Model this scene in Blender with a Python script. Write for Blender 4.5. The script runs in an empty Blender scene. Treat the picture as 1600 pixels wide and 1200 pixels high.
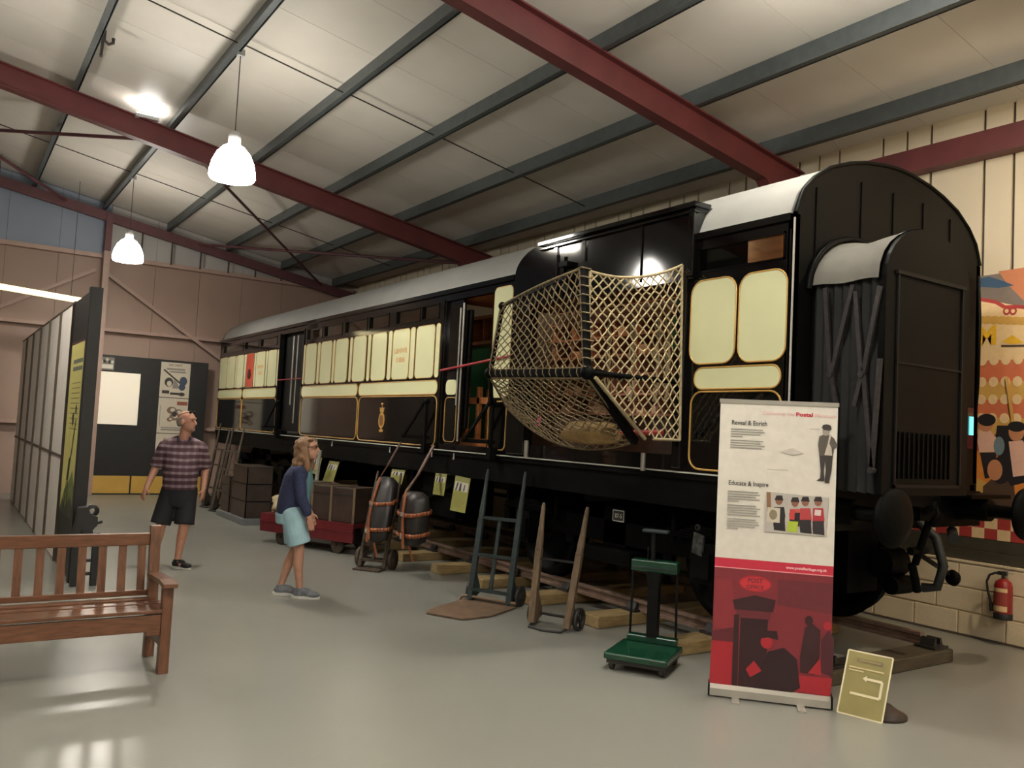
import bpy, math, random
from mathutils import Vector, Matrix, Euler

random.seed(7)
scene = bpy.context.scene
COL = scene.collection
PI = math.pi

# ------------------------------------------------------------------ camera
FPX, CAM_H = 1322.0, 1.73
YAW, PITCH, ROLL = math.radians(33.9), math.radians(3.27), math.radians(2.9)
_f = Vector((math.sin(YAW) * math.cos(PITCH), math.cos(YAW) * math.cos(PITCH), math.sin(PITCH)))
_r = Vector((math.cos(YAW), -math.sin(YAW), 0.0))
_u = _r.cross(_f)
_r2 = _r * math.cos(ROLL) + _u * math.sin(ROLL)
_u2 = _u * math.cos(ROLL) - _r * math.sin(ROLL)
CAMPOS = Vector((0, 0, CAM_H))
cam_data = bpy.data.cameras.new('camera')
cam = bpy.data.objects.new('camera', cam_data)
COL.objects.link(cam)
cam_data.sensor_fit = 'HORIZONTAL'
cam_data.sensor_width = 36.0
cam_data.lens = FPX / 1600 * 36
cam_data.clip_start = 0.05
cam.matrix_world = Matrix(((_r2.x, _u2.x, -_f.x, 0), (_r2.y, _u2.y, -_f.y, 0), (_r2.z, _u2.z, -_f.z, CAM_H), (0, 0, 0, 1)))
scene.camera = cam

# ------------------------------------------------------------------ world and exposure
world = bpy.data.worlds.new('night_outside')
scene.world = world
world.use_nodes = True
world.node_tree.nodes['Background'].inputs[0].default_value = (0.5, 0.55, 0.6, 1)
world.node_tree.nodes['Background'].inputs[1].default_value = 0.02
vs = scene.view_settings
vs.view_transform = 'Standard'
vs.look = 'None'
vs.exposure = 0.0
vs.gamma = 1.0
vs.use_curve_mapping = False
LAMP_POWER = 36.0          # emission strength of a bell pendant shade
BULB_POWER = 380.0         # the lamp itself, at the mouth of the shade
COACH_LAMP = 60.0           # emission of the small lamps inside the coach
PENDANTS = [(2.6, 9.9, 4.49), (2.6, 16.5, 4.46), (4.95, 4.0, 5.16), (2.3, 3.0, 4.6), (2.6, -3.8, 4.49),
            (5.5, -2.6, 4.75), (-1.6, 3.0, 4.49), (-0.2, 11.0, 4.49), (-2.6, -3.8, 4.49)]

def ray(px, py): return _f + _r2 * ((px - 800) / FPX) - _u2 * ((py - 600) / FPX)
def onZ(px, py, z=0.0):
    d = ray(px, py); return CAMPOS + d * ((z - CAM_H) / d.z)
def onX(px, py, x):
    d = ray(px, py); return CAMPOS + d * (x / d.x)
def onY(px, py, y):
    d = ray(px, py); return CAMPOS + d * (y / d.y)

# ------------------------------------------------------------------ materials
MATS = {}
def mat(name, col, rough=0.5, metal=0.0, var=0.12, scale=6.0, bump=0.0, bscale=None, coat=0.0, emit=0.0, stretch=None, trans=0.0, spec=None):
    if name in MATS: return MATS[name]
    m = bpy.data.materials.new(name); m.use_nodes = True
    nt = m.node_tree; N = nt.nodes; L = nt.links
    b = N['Principled BSDF']
    b.inputs['Roughness'].default_value = rough
    b.inputs['Metallic'].default_value = metal
    if spec is not None: b.inputs['Specular IOR Level'].default_value = spec
    if coat:
        b.inputs['Coat Weight'].default_value = coat; b.inputs['Coat Roughness'].default_value = 0.06
    if trans: b.inputs['Transmission Weight'].default_value = trans
    tc = N.new('ShaderNodeTexCoord'); mp = N.new('ShaderNodeMapping')
    L.new(tc.outputs['Object'], mp.inputs['Vector'])
    if stretch: mp.inputs['Scale'].default_value = stretch
    nz = N.new('ShaderNodeTexNoise'); nz.inputs['Scale'].default_value = scale; nz.inputs['Detail'].default_value = 5
    L.new(mp.outputs[0], nz.inputs['Vector'])
    rp = N.new('ShaderNodeValToRGB')
    c = list(col)
    rp.color_ramp.elements[0].position = 0.3; rp.color_ramp.elements[1].position = 0.7
    rp.color_ramp.elements[0].color = [max(0, x * (1 - var)) for x in c] + [1]
    rp.color_ramp.elements[1].color = [min(1, x * (1 + var)) for x in c] + [1]
    L.new(nz.outputs['Fac'], rp.inputs['Fac']); L.new(rp.outputs['Color'], b.inputs['Base Color'])
    if bump:
        bp = N.new('ShaderNodeBump'); bp.inputs['Strength'].default_value = bump; bp.inputs['Distance'].default_value = 0.01
        n2 = N.new('ShaderNodeTexNoise'); n2.inputs['Scale'].default_value = bscale or scale * 6; n2.inputs['Detail'].default_value = 4
        L.new(mp.outputs[0], n2.inputs['Vector']); L.new(n2.outputs['Fac'], bp.inputs['Height']); L.new(bp.outputs[0], b.inputs['Normal'])
    if emit:
        b.inputs['Emission Color'].default_value = c + [1]; b.inputs['Emission Strength'].default_value = emit
    MATS[name] = m
    return m

def flat(name, r, g, b, rough=0.6):            # print colours, given as 8-bit sRGB
    f = lambda v: ((v / 255 + 0.055) / 1.055) ** 2.4 if v > 10 else v / 255 / 12.92
    return mat('print_' + name, (f(r), f(g), f(b)), rough, var=0.04, scale=20)

M_floor = mat('floor_paint', (0.262, 0.262, 0.232), 0.27, var=0.09, scale=0.9)
nt = M_floor.node_tree
for _e, _p in zip([n for n in nt.nodes if n.type == 'VALTORGB'][0].color_ramp.elements, (0.0, 1.0)): _e.position = _p
M_ceil = mat('roof_lining', (0.74, 0.69, 0.61), 0.42, var=0.05, scale=1.2)
M_red = mat('rafter_red', (0.13, 0.028, 0.028), 0.5, var=0.15, scale=3)
M_brace = mat('brace_purple', (0.12, 0.045, 0.05), 0.55)
M_purlin = mat('galvanised_steel', (0.105, 0.12, 0.12), 0.42, metal=0.35, var=0.12, scale=9)
M_rod = mat('dark_rod', (0.05, 0.04, 0.035), 0.6)
M_endwall = mat('end_wall_cladding', (0.37, 0.255, 0.205), 0.55, var=0.05, scale=1.5)
M_endbluelit = mat('end_wall_bluelit', (0.26, 0.30, 0.38), 0.5, var=0.05, scale=1.5)
M_endwhite = mat('end_wall_white', (0.46, 0.44, 0.42), 0.5, var=0.05, scale=1.5)
M_girt = mat('girt_pink', (0.42, 0.29, 0.24), 0.5, var=0.05)
M_cladding = mat('wall_cladding_cream', (0.66, 0.58, 0.43), 0.45, var=0.05, scale=1)
M_seam = mat('dark_seam', (0.10, 0.075, 0.055), 0.7)
M_block = mat('painted_block', (0.80, 0.67, 0.47), 0.75, var=0.05, scale=4, bump=0.25, bscale=30)
M_mortar = mat('painted_mortar', (0.70, 0.57, 0.38), 0.85, var=0.05, bump=0.2)
M_ledge = mat('olive_ledge', (0.060, 0.052, 0.036), 0.6, var=0.15)
M_black = mat('coach_black', (0.0045, 0.0042, 0.0042), 0.07, var=0.3, scale=2, spec=0.55)
M_blackm = mat('matt_black', (0.005, 0.005, 0.005), 0.5, var=0.3, spec=.2)
M_under = mat('underframe_black', (0.0022, 0.0023, 0.0022), 0.55, var=0.4, scale=8, spec=0.07)
M_end = mat('coach_end_black', (0.0020, 0.0021, 0.0019), 0.5, var=0.2, scale=4, spec=0.09)
M_cream = mat('coach_cream', (0.76, 0.77, 0.47), 0.16, var=0.03, scale=2, coat=0.3)
M_gold = mat('gold_lining', (0.62, 0.36, 0.10), 0.35, metal=0.25, var=0.1)
M_roof = mat('coach_roof_grey', (0.235, 0.235, 0.22), 0.5, var=0.07, scale=3, bump=0.1)
M_glass = mat('window_glass', (0.62, 0.70, 0.66), 0.02, var=0.0, trans=1.0)
M_wood = mat('orange_wood', (0.30, 0.105, 0.035), 0.35, var=0.25, scale=3, stretch=(1, 1, 8))
M_pinkwood = mat('pale_rack_wood', (0.46, 0.20, 0.13), 0.4, var=0.2, scale=4, stretch=(8, 1, 8))
M_darkwood = mat('dark_wood', (0.055, 0.026, 0.014), 0.5, var=0.35, scale=5, stretch=(1, 1, 6))
M_green_in = mat('inside_green', (0.02, 0.12, 0.045), 0.5, var=0.1)
M_canvas = mat('grey_canvas', (0.085, 0.080, 0.066), 0.8, var=0.14, scale=5, bump=0.4, bscale=8)
M_strap = mat('purple_grey_bar', (0.022, 0.017, 0.018), 0.55, var=0.5, scale=30)
M_bellows = mat('bellows_cloth', (0.0036, 0.0042, 0.0037), 0.75, var=0.3)
M_white = mat('white_line', (0.6, 0.58, 0.52), 0.5, var=0.05)
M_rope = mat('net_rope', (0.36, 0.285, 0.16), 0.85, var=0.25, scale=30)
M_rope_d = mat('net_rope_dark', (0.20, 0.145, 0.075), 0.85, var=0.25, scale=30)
M_leather = mat('brown_leather', (0.28, 0.085, 0.030), 0.45, var=0.25, scale=12)
M_leather_d = mat('dark_leather', (0.019, 0.016, 0.016), 0.42, var=0.3, scale=8)
M_redpole = mat('red_paint_bar', (0.40, 0.03, 0.035), 0.4)
M_redpanel = mat('letter_box_red', (0.45, 0.06, 0.03), 0.3)
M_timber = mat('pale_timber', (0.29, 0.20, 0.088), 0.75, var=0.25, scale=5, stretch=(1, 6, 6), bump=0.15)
M_timber_shade = mat('shaded_timber', (0.075, 0.058, 0.035), 0.8, var=0.3, scale=5, stretch=(1, 6, 6))
M_rail = mat('rail_rust', (0.21, 0.135, 0.095), 0.6, var=0.25, scale=10)
M_iron = mat('cast_iron', (0.02, 0.018, 0.016), 0.55, var=0.3, scale=12)
M_greentruck = mat('truck_green', (0.022, 0.033, 0.034), 0.5, var=0.3, scale=12)
M_rust = mat('rust_plate', (0.155, 0.098, 0.060), 0.6, var=0.25, scale=8, bump=0.1)
M_oldwood = mat('old_brown_wood', (0.145, 0.096, 0.056), 0.6, var=0.35, scale=6, stretch=(6, 6, 1))
M_oldwood_d = mat('old_dark_wood', (0.058, 0.040, 0.026), 0.65, var=0.35, scale=6, stretch=(6, 6, 1))
M_scale_g = mat('scale_green', (0.008, 0.052, 0.026), 0.25, var=0.15, scale=10, coat=0.3)
M_alu = mat('aluminium', (0.55, 0.53, 0.48), 0.3, metal=0.7, var=0.05)
M_bench = mat('teak_bench', (0.135, 0.056, 0.028), 0.30, var=0.35, scale=4, stretch=(2, 14, 14), bump=0.05)
M_bench2 = mat('teak_bench_upright', (0.125, 0.052, 0.026), 0.32, var=0.35, scale=4, stretch=(14, 14, 2), bump=0.05)
M_board_w = mat('white_board', (0.76, 0.71, 0.65), 0.5, var=0.05, scale=3)
M_board_k = mat('black_board', (0.011, 0.011, 0.011), 0.5, var=0.2)
M_yellow = mat('yellow_base', (0.66, 0.40, 0.08), 0.45, var=0.04)
M_screen = mat('lit_screen', (1.0, 0.90, 0.74), 0.5, var=0.03, scale=3, emit=0.22)
M_bulb = mat('lamp_glow', (1.0, 0.955, 0.87), 0.5, var=0.0, emit=LAMP_POWER)
M_bulb2 = mat('bulb_glow', (1.0, 0.955, 0.87), 0.5, var=0.0, emit=BULB_POWER)
M_tube = mat('tube_glow', (1.0, 0.86, 0.50), 0.5, var=0.0, emit=1.6)
M_inlamp = mat('coach_lamp_glow', (1.0, 0.72, 0.42), 0.5, var=0.0, emit=COACH_LAMP)
M_lampgrey = mat('lamp_housing', (0.5, 0.5, 0.5), 0.4)
M_ext_red = mat('extinguisher_red', (0.30, 0.018, 0.018), 0.3, coat=0.3)
M_rubber = mat('black_rubber', (0.012, 0.012, 0.012), 0.6)
M_trolley = mat('trolley_red', (0.105, 0.010, 0.013), 0.4, var=0.2)
M_trunk = mat('trunk_brown', (0.035, 0.022, 0.016), 0.45, var=0.3)
M_sack = mat('sack_cream', (0.48, 0.40, 0.24), 0.85, var=0.15, bump=0.4)
M_sackd = mat('jute_sack', (0.25, 0.155, 0.055), 0.9, var=0.25, bump=0.5, bscale=25)
M_green_card = flat('card_green', 160, 158, 88)
M_acrylic = mat('sign_olive', (0.34, 0.29, 0.12), 0.25, var=0.08)

# ------------------------------------------------------------------ mesh helpers
def V3(p): return Vector(p)
class MB:
    def __init__(s): s.v = []; s.f = []; s.m = []; s.s = []
    def add(s, vs_, fs, m=0, smooth=False):
        o = len(s.v); s.v += [tuple(p) for p in vs_]
        for f in fs: s.f.append(tuple(i + o for i in f)); s.m.append(m); s.s.append(smooth)
        return s
    def box(s, lo, hi, m=0):
        a, b = lo, hi
        vs_ = [(a[0], a[1], a[2]), (b[0], a[1], a[2]), (b[0], b[1], a[2]), (a[0], b[1], a[2]), (a[0], a[1], b[2]), (b[0], a[1], b[2]), (b[0], b[1], b[2]), (a[0], b[1], b[2])]
        return s.add(vs_, [(0, 3, 2, 1), (4, 5, 6, 7), (0, 1, 5, 4), (1, 2, 6, 5), (2, 3, 7, 6), (3, 0, 4, 7)], m)
    def obox(s, c, size, M=None, m=0):                      # oriented, chamfer-free box
        c = V3(c); h = [x / 2 for x in size]; M = M or Matrix.Identity(3)
        vs_ = [c + M @ Vector((sx * h[0], sy * h[1], sz * h[2])) for sz in (-1, 1) for sx, sy in ((-1, -1), (1, -1), (1, 1), (-1, 1))]
        return s.add(vs_, [(0, 3, 2, 1), (4, 5, 6, 7), (0, 1, 5, 4), (1, 2, 6, 5), (2, 3, 7, 6), (3, 0, 4, 7)], m)
    def bar(s, p0, p1, w, h, m=0, up=(0, 0, 1)):            # rectangular bar: w across, h along up
        p0, p1 = V3(p0), V3(p1); d = (p1 - p0); L = d.length; d.normalize()
        u = V3(up); 
        if abs(d.dot(u)) > 0.98: u = Vector((0, 1, 0))
        x = d.cross(u).normalized(); z = x.cross(d).normalized()
        M = Matrix((x, d, z)).transposed()
        return s.obox((p0 + p1) / 2, (w, L, h), M, m)
    def ring(s, c, ax, r, n, ref=None):
        ax = V3(ax).normalized(); t = ref or (Vector((0, 0, 1)) if abs(ax.z) < 0.9 else Vector((1, 0, 0)))
        x = ax.cross(t).normalized(); y = ax.cross(x)
        return [V3(c) + x * (math.cos(2 * PI * i / n) * r) + y * (math.sin(2 * PI * i / n) * r) for i in range(n)]
    def cyl(s, p0, p1, r0, r1=None, n=14, m=0, smooth=True, caps=True):
        r1 = r0 if r1 is None else r1
        p0, p1 = V3(p0), V3(p1); ax = p1 - p0
        vs_ = s.ring(p0, ax, r0, n) + s.ring(p1, ax, r1, n)
        s.add(vs_, [(i, (i + 1) % n, n + (i + 1) % n, n + i) for i in range(n)], m, smooth)
        if caps:
            s.add(vs_[:n], [tuple(reversed(range(n)))], m); s.add(vs_[n:], [tuple(range(n))], m)
        return s
    def tube(s, pts, r, n=6, m=0, closed=False, caps=True):
        pts = [V3(p) for p in pts]; k = len(pts); rs = r if isinstance(r, (list, tuple)) else [r] * k
        vs_ = []; ref = None
        for i in range(k):
            a = pts[(i - 1) % k] if (closed or i) else pts[i]
            b = pts[(i + 1) % k] if (closed or i < k - 1) else pts[i]
            d = (b - a).normalized()
            if ref is None: ref = Vector((0, 0, 1)) if abs(d.z) < 0.9 else Vector((1, 0, 0))
            x = d.cross(ref)
            if x.length < 1e-4: x = d.cross(Vector((0, 1, 0.3)))
            x.normalize(); ref = x.cross(d); y = d.cross(x)
            vs_ += [pts[i] + x * (math.cos(2 * PI * j / n) * rs[i]) + y * (math.sin(2 * PI * j / n) * rs[i]) for j in range(n)]
        fs = []
        for i in range(k if closed else k - 1):
            i2 = (i + 1) % k
            for j in range(n): fs.append((i * n + j, i * n + (j + 1) % n, i2 * n + (j + 1) % n, i2 * n + j))
        s.add(vs_, fs, m, n > 4)
        if caps and not closed: s.add(vs_[:n], [tuple(reversed(range(n)))], m); s.add(vs_[-n:], [tuple(range(n))], m)
        return s
    def lathe(s, prof, c=(0, 0, 0), ax=(0, 0, 1), n=20, m=0, smooth=True):
        c = V3(c); ax = V3(ax).normalized(); vs_ = []
        for r, h in prof: vs_ += s.ring(c + ax * h, ax, max(r, 1e-4), n)
        fs = [(i * n + j, i * n + (j + 1) % n, (i + 1) * n + (j + 1) % n, (i + 1) * n + j) for i in range(len(prof) - 1) for j in range(n)]
        return s.add(vs_, fs, m, smooth)
    def ball(s, c, r, n=14, k=9, m=0, M=None):
        c = V3(c); r = (r, r, r) if not isinstance(r, (tuple, list)) else r; M = M or Matrix.Identity(3); vs_ = []
        for i in range(k + 1):
            t = PI * i / k; rr = max(math.sin(t), 1e-3)
            vs_ += [c + M @ Vector((r[0] * rr * math.cos(2 * PI * j / n), r[1] * rr * math.sin(2 * PI * j / n), r[2] * math.cos(t))) for j in range(n)]
        fs = [(i * n + j, (i + 1) * n + j, (i + 1) * n + (j + 1) % n, i * n + (j + 1) % n) for i in range(k) for j in range(n)]
        return s.add(vs_, fs, m, True)
    def prism(s, poly, off, m=0, smooth=False):            # 3-D polygon extruded by a vector
        poly = [V3(p) for p in poly]; off = V3(off); n = len(poly)
        vs_ = poly + [p + off for p in poly]
        s.add(vs_, [tuple(range(n)), tuple(reversed(range(n, 2 * n)))], m)
        return s.add(vs_, [(i, n + i, n + (i + 1) % n, (i + 1) % n) for i in range(n)], m, smooth)
    def poly(s, pts, m=0): return s.add(pts, [tuple(range(len(pts)))], m)

ROOTM = {}
def mesh_of(mb, name, mats, minv=None):
    me = bpy.data.meshes.new(name)
    vs_ = [minv @ Vector(p) for p in mb.v] if minv else mb.v
    me.from_pydata([tuple(p) for p in vs_], [], mb.f); me.update()
    if not isinstance(mats, (list, tuple)): mats = [mats]
    for m in mats: me.materials.append(m)
    me.polygons.foreach_set('material_index', mb.m); me.polygons.foreach_set('use_smooth', mb.s)
    # consistent outward normals
    import bmesh
    bm = bmesh.new(); bm.from_mesh(me); bmesh.ops.recalc_face_normals(bm, faces=bm.faces[:]); bm.to_mesh(me); bm.free()
    me.update()
    return me

def link(name, data, parent=None):
    o = bpy.data.objects.new(name, data); COL.objects.link(o)
    if parent: o.parent = parent; ROOTM[o.name] = ROOTM.get(parent.name, Matrix.Identity(4))
    return o

def build(mb, name, mats, parent=None, world_space=True, bevel=0.0):
    """one mesh object; world_space: the builder's points are world points, moved into the parent's frame"""
    minv = None
    if parent and world_space: minv = ROOTM.get(parent.name, Matrix.Identity(4)).inverted()
    o = link(name, mesh_of(mb, name, mats, minv), parent)
    if bevel:
        md = o.modifiers.new('edge', 'BEVEL'); md.width = bevel; md.segments = 2; md.limit_method = 'ANGLE'
    return o

def tag(o, label=None, cat=None, group=None, kind=None):
    if label: o['label'] = label
    if cat: o['category'] = cat
    if group: o['group'] = group
    if kind: o['kind'] = kind
    return o

def thing(name, label, cat, loc=(0, 0, 0), rz=0.0, group=None, kind=None):
    o = bpy.data.objects.new(name, None); COL.objects.link(o)
    o.location = loc; o.rotation_euler = (0, 0, rz); o.empty_display_size = 0.1
    ROOTM[o.name] = Matrix.Translation(V3(loc)) @ Matrix.Rotation(rz, 4, 'Z')
    return tag(o, label, cat, group, kind)

def solo(mb, name, mats, label, cat, group=None, loc=None, bevel=0.0):
    """a thing that is one mesh; loc: world origin"""
    loc = V3(loc) if loc is not None else sum((V3(p) for p in mb.v), Vector()) / len(mb.v)
    o = link(name, mesh_of(mb, name, mats, Matrix.Translation(-loc))); o.location = loc
    if bevel:
        md = o.modifiers.new('edge', 'BEVEL'); md.width = bevel; md.segments = 2; md.limit_method = 'ANGLE'
    return tag(o, label, cat, group)

def struct(mb, name, mats, parent=None):
    o = build(mb, name, mats, parent)
    if not parent: tag(o, kind='structure')
    return o

def copy_part(src, name, parent, loc=(0, 0, 0), rot=None, scale=None):
    o = link(name, src, parent); o.location = loc
    if rot: o.rotation_euler = rot
    if scale: o.scale = scale
    return o

def rrect(w, h, r, n=5):                                   # rounded rectangle outline around 0,0
    r = min(r, w / 2 - 1e-4, h / 2 - 1e-4); pts = []
    for cx, cy, a0 in ((w / 2 - r, h / 2 - r, 0), (-w / 2 + r, h / 2 - r, 90), (-w / 2 + r, -h / 2 + r, 180), (w / 2 - r, -h / 2 + r, 270)):
        for i in range(n + 1):
            a = math.radians(a0 + 90 * i / n); pts.append((cx + r * math.cos(a), cy + r * math.sin(a)))
    return pts

def holed(mb, y0, y1, z0, z1, holes, x0, x1, m=0):          # wall slab x0..x1 over (y,z) with rectangular holes
    ys = sorted({y0, y1} | {h[0] for h in holes} | {h[1] for h in holes}); zs = sorted({z0, z1} | {h[2] for h in holes} | {h[3] for h in holes})
    ys = [y for y in ys if y0 <= y <= y1]; zs = [z for z in zs if z0 <= z <= z1]
    for a, b in zip(ys, ys[1:]):
        run = None
        for c, d in zip(zs, zs[1:]):
            inside = any(h[0] <= (a + b) / 2 <= h[1] and h[2] <= (c + d) / 2 <= h[3] for h in holes)
            if inside:
                if run: mb.box((x0, a, run[0]), (x1, b, run[1]), m); run = None
            else: run = (run[0], d) if run else (c, d)
        if run: mb.box((x0, a, run[0]), (x1, b, run[1]), m)

def text_mesh(txt, size, bold=0.0, align='LEFT', spacing=1.0):
    cu = bpy.data.curves.new('lettering', 'FONT'); cu.body = txt; cu.size = size; cu.align_x = align; cu.offset = bold
    cu.space_character = spacing; cu.resolution_u = 3
    ob = bpy.data.objects.new('lettering', cu); COL.objects.link(ob)
    dg = bpy.context.evaluated_depsgraph_get()
    me = bpy.data.meshes.new_from_object(ob.evaluated_get(dg))
    COL.objects.unlink(ob); bpy.data.objects.remove(ob)
    vs_ = [v.co.copy() for v in me.vertices]; fs = [tuple(p.vertices) for p in me.polygons]
    bpy.data.meshes.remove(me); bpy.data.curves.remove(cu)
    return vs_, fs

class Art:
    """flat print on a board: layers of thin coloured shapes, u right, v up, n towards the viewer"""
    def __init__(s, origin, U, V, step=0.0004):
        s.o = V3(origin); s.U = V3(U).normalized(); s.V = V3(V).normalized(); s.n = s.U.cross(s.V).normalized()
        s.mb = MB(); s.mats = []; s.k = 1; s.step = step
    def mi(s, m):
        if m not in s.mats: s.mats.append(m)
        return s.mats.index(m)
    def P(s, u, v): return s.o + s.U * u + s.V * v + s.n * (s.step * s.k)
    def poly(s, pts, m):
        s.mb.poly([s.P(*p) for p in pts], s.mi(m)); s.k += 0.25; return s
    def rect(s, u0, v0, u1, v1, m): return s.poly([(u0, v0), (u1, v0), (u1, v1), (u0, v1)], m)
    def ell(s, u, v, a, b, m, n=18, a0=0, a1=360):
        return s.poly([(u + a * math.cos(math.radians(a0 + (a1 - a0) * i / n)), v + b * math.sin(math.radians(a0 + (a1 - a0) * i / n))) for i in range(n + (a1 - a0 < 360))], m)
    def line(s, pts, w, m):
        for (a, b) in zip(pts, pts[1:]):
            d = Vector((b[0] - a[0], b[1] - a[1])); d.normalize(); q = Vector((-d.y, d.x)) * w / 2
            s.poly([(a[0] + q.x, a[1] + q.y), (b[0] + q.x, b[1] + q.y), (b[0] - q.x, b[1] - q.y), (a[0] - q.x, a[1] - q.y)][::-1], m)
        return s
    def text(s, u, v, txt, size, m, bold=0.0, align='LEFT', width=None):
        vs_, fs = text_mesh(txt, size, bold, align)
        if not vs_: return s
        k = 1.0
        if width: k = width / max(1e-6, max(p.x for p in vs_) - min(p.x for p in vs_))
        s.mb.add([s.P(u + p.x * k, v + p.y) for p in vs_], fs, s.mi(m)); s.k += 0.5; return s
    def build(s, name, parent=None): 
        minv = ROOTM.get(parent.name, Matrix.Identity(4)).inverted() if parent else None
        me = bpy.data.meshes.new(name); vs_ = [minv @ Vector(p) for p in s.mb.v] if minv else s.mb.v
        me.from_pydata([tuple(p) for p in vs_], [], s.mb.f)
        for m in s.mats: me.materials.append(m)
        me.polygons.foreach_set('material_index', s.mb.m); me.update()
        return link(name, me, parent)

def project(p):
    d = V3(p) - CAMPOS; w = d.dot(_f); return 800 + FPX * d.dot(_r2) / w, 600 - FPX * d.dot(_u2) / w
def zat(x, y, py):                                          # height over ground point (x,y) seen at picture row py
    lo, hi = -1.0, 8.0
    for _ in range(40):
        m_ = (lo + hi) / 2
        if project((x, y, m_))[1] > py: lo = m_
        else: hi = m_
    return lo
# ================================================================== the building
XR, YF, YB, XL, XRIDGE = 8.40, 19.8, -7.0, -13.4, -2.5
SL = 0.175
def zt(x): return 4.97 + SL * (8.4 - x) if x > XRIDGE else 4.97 + SL * (8.4 - (2 * XRIDGE - x))   # rafter top / purlin bottom
def onR(px, py, off=0.0):
    d = ray(px, py); t = (4.97 + off + SL * 8.4 - CAM_H) / (d.z + SL * d.x); return CAMPOS + d * t

struct(MB().box((XL - .2, YB - .2, -.2), (XR + .2, YF + .2, 0)), 'floor', M_floor)

ceiling = thing('ceiling', None, None, (0, 0, 0), kind='structure')
# roof sheets, one per metre, running from ridge to eaves
PW = 0.995
mb = MB()
a, b = Vector((XRIDGE, 0, zt(XRIDGE) + .215)), Vector((XR + .1, 0, zt(XR + .1) + .215))
mb.prism([a, b, b + Vector((0, 0, .04)), a + Vector((0, 0, .04))], (0, PW, 0))
sheet = mesh_of(mb, 'roof_sheet', M_ceil)
for i in range(27): copy_part(sheet, 'roof_sheet', ceiling, (0, YB + i * 1.0 - .1, 0))
mb = MB()
up = Vector((0, 0, .05))
mb.prism([a + up, b + up, b + up * 2, a + up * 2], (0, YF - YB + .4, 0)); mb.v = [(p[0], p[1] + YB - .2, p[2]) for p in mb.v]
build(mb, 'roof_deck', M_seam, ceiling)
mb = MB()
c, d = Vector((XRIDGE, YB - .2, zt(XRIDGE) + .215)), Vector((XL - .2, YB - .2, zt(XL - .2) + .215))
mb.prism([c, d, d + up, c + up], (0, YF - YB + .4, 0)); build(mb, 'roof_slope', M_ceil, ceiling)

# purlins: Z-section, both slopes
PURL = [1.27 + 1.305 * k for k in range(-2, 6)]
for x in PURL:
    mb = MB(); z = zt(x)
    mb.box((x - .008, YB, z), (x + .008, YF, z + .215)); mb.box((x - .075, YB, z), (x + .015, YF, z + .012)); mb.box((x, YB, z + .19), (x + .06, YF, z + .2))
    build(mb, 'purlin', M_purlin, ceiling)
for k in range(7):
    x = 2 * XRIDGE - (1.27 + 1.305 * k); z = zt(x)
    build(MB().box((x - .01, YB, z), (x + .01, YF, z + .215)).box((x, YB, z), (x + .05, YF, z + .012)), 'purlin', M_purlin, ceiling)
# rafters: I-section
def rafter(y, depth=.33, fw=.16, parent=ceiling):
    mb = MB()
    for xa, xb in ((XRIDGE, XR - .1), (XRIDGE, 2 * XRIDGE - XR + .1)):
        pa, pb = Vector((xa, y, zt(xa))), Vector((xb, y, zt(xb)))
        for o0, o1, w in ((0, -.018, fw), (-.018, -depth + .018, .014), (-depth + .018, -depth, fw)):
            P = [pa + Vector((0, -w / 2, o0)), pb + Vector((0, -w / 2, o0)), pb + Vector((0, -w / 2, o1)), pa + Vector((0, -w / 2, o1))]
            mb.prism(P, (0, w, 0))
    r = build(mb, 'rafter', M_red, parent)
    mb = MB()                                               # haunch and stanchion at the right wall
    zb = zt(XR) - depth
    mb.prism([(7.62, y - .08, zt(7.62) - depth), (8.05, y - .08, zt(8.05) - depth - .42), (8.05, y - .08, zt(8.05) - depth), ], (0, .16, 0))
    build(mb, 'haunch', M_red, r)
    mb = MB()
    mb.box((8.03, y - .08, 0), (8.05, y + .08, zb + .1)).box((8.05, y - .008, 0), (8.27, y + .008, zb + .1)).box((8.27, y - .08, 0), (8.29, y + .08, zb + .1))
    build(mb, 'stanchion', M_red, r)
for y in (-.5, 6.42, 13.3): rafter(y)
mb = MB()                                                   # lighter gable rafter against the far wall
for xa, xb in ((XRIDGE, XR - .1), (XRIDGE, 2 * XRIDGE - XR + .1)):
    pa, pb = Vector((xa, 19.45, zt(xa) - .04)), Vector((xb, 19.45, zt(xb) - .04))
    mb.prism([pa, pb, pb - Vector((0, 0, .2)), pa - Vector((0, 0, .2))], (0, .12, 0))
build(mb, 'gable_rafter', M_brace, ceiling)
build(MB().box((8.22, YB, 4.66), (8.39, YF - .1, 4.90)), 'eaves_beam', M_red, ceiling)
# sag rods between purlins
for y in (2.9, 9.85, 16.5):
    for x0, x1 in zip(PURL, PURL[1:]):
        build(MB().cyl((x0, y, zt(x0) + .10), (x1, y + .03, zt(x1) + .10), .009, n=6), 'sag_rod', M_rod, ceiling)
# wind bracing of the far bay, lying just under the purlins
for pa, pb, r in (((-40, 201), (236, 218), .030), ((-20, 232), (162, 352), .032), ((316, 253), (512, 456), .026), ((172, 372), (718, 411), .030)):
    p, q = onR(*pa, -.10), onR(*pb, -.10)
    build(MB().cyl(p, q, r, n=8), 'wind_brace', M_brace, ceiling)

hk = onR(163, 60)
build(MB().tube([hk + Vector((.0, 0, .1)), hk + Vector((0, 0, -.02)), hk + Vector((.05, 0, -.06)), hk + Vector((.10, 0, -.03)), hk + Vector((.10, 0, .03))], .02, n=8).bar(hk + Vector((-.01, .02, .0)), hk + Vector((-.02, .02, -.22)), .03, .05), 'hook', M_rod, ceiling)

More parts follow.
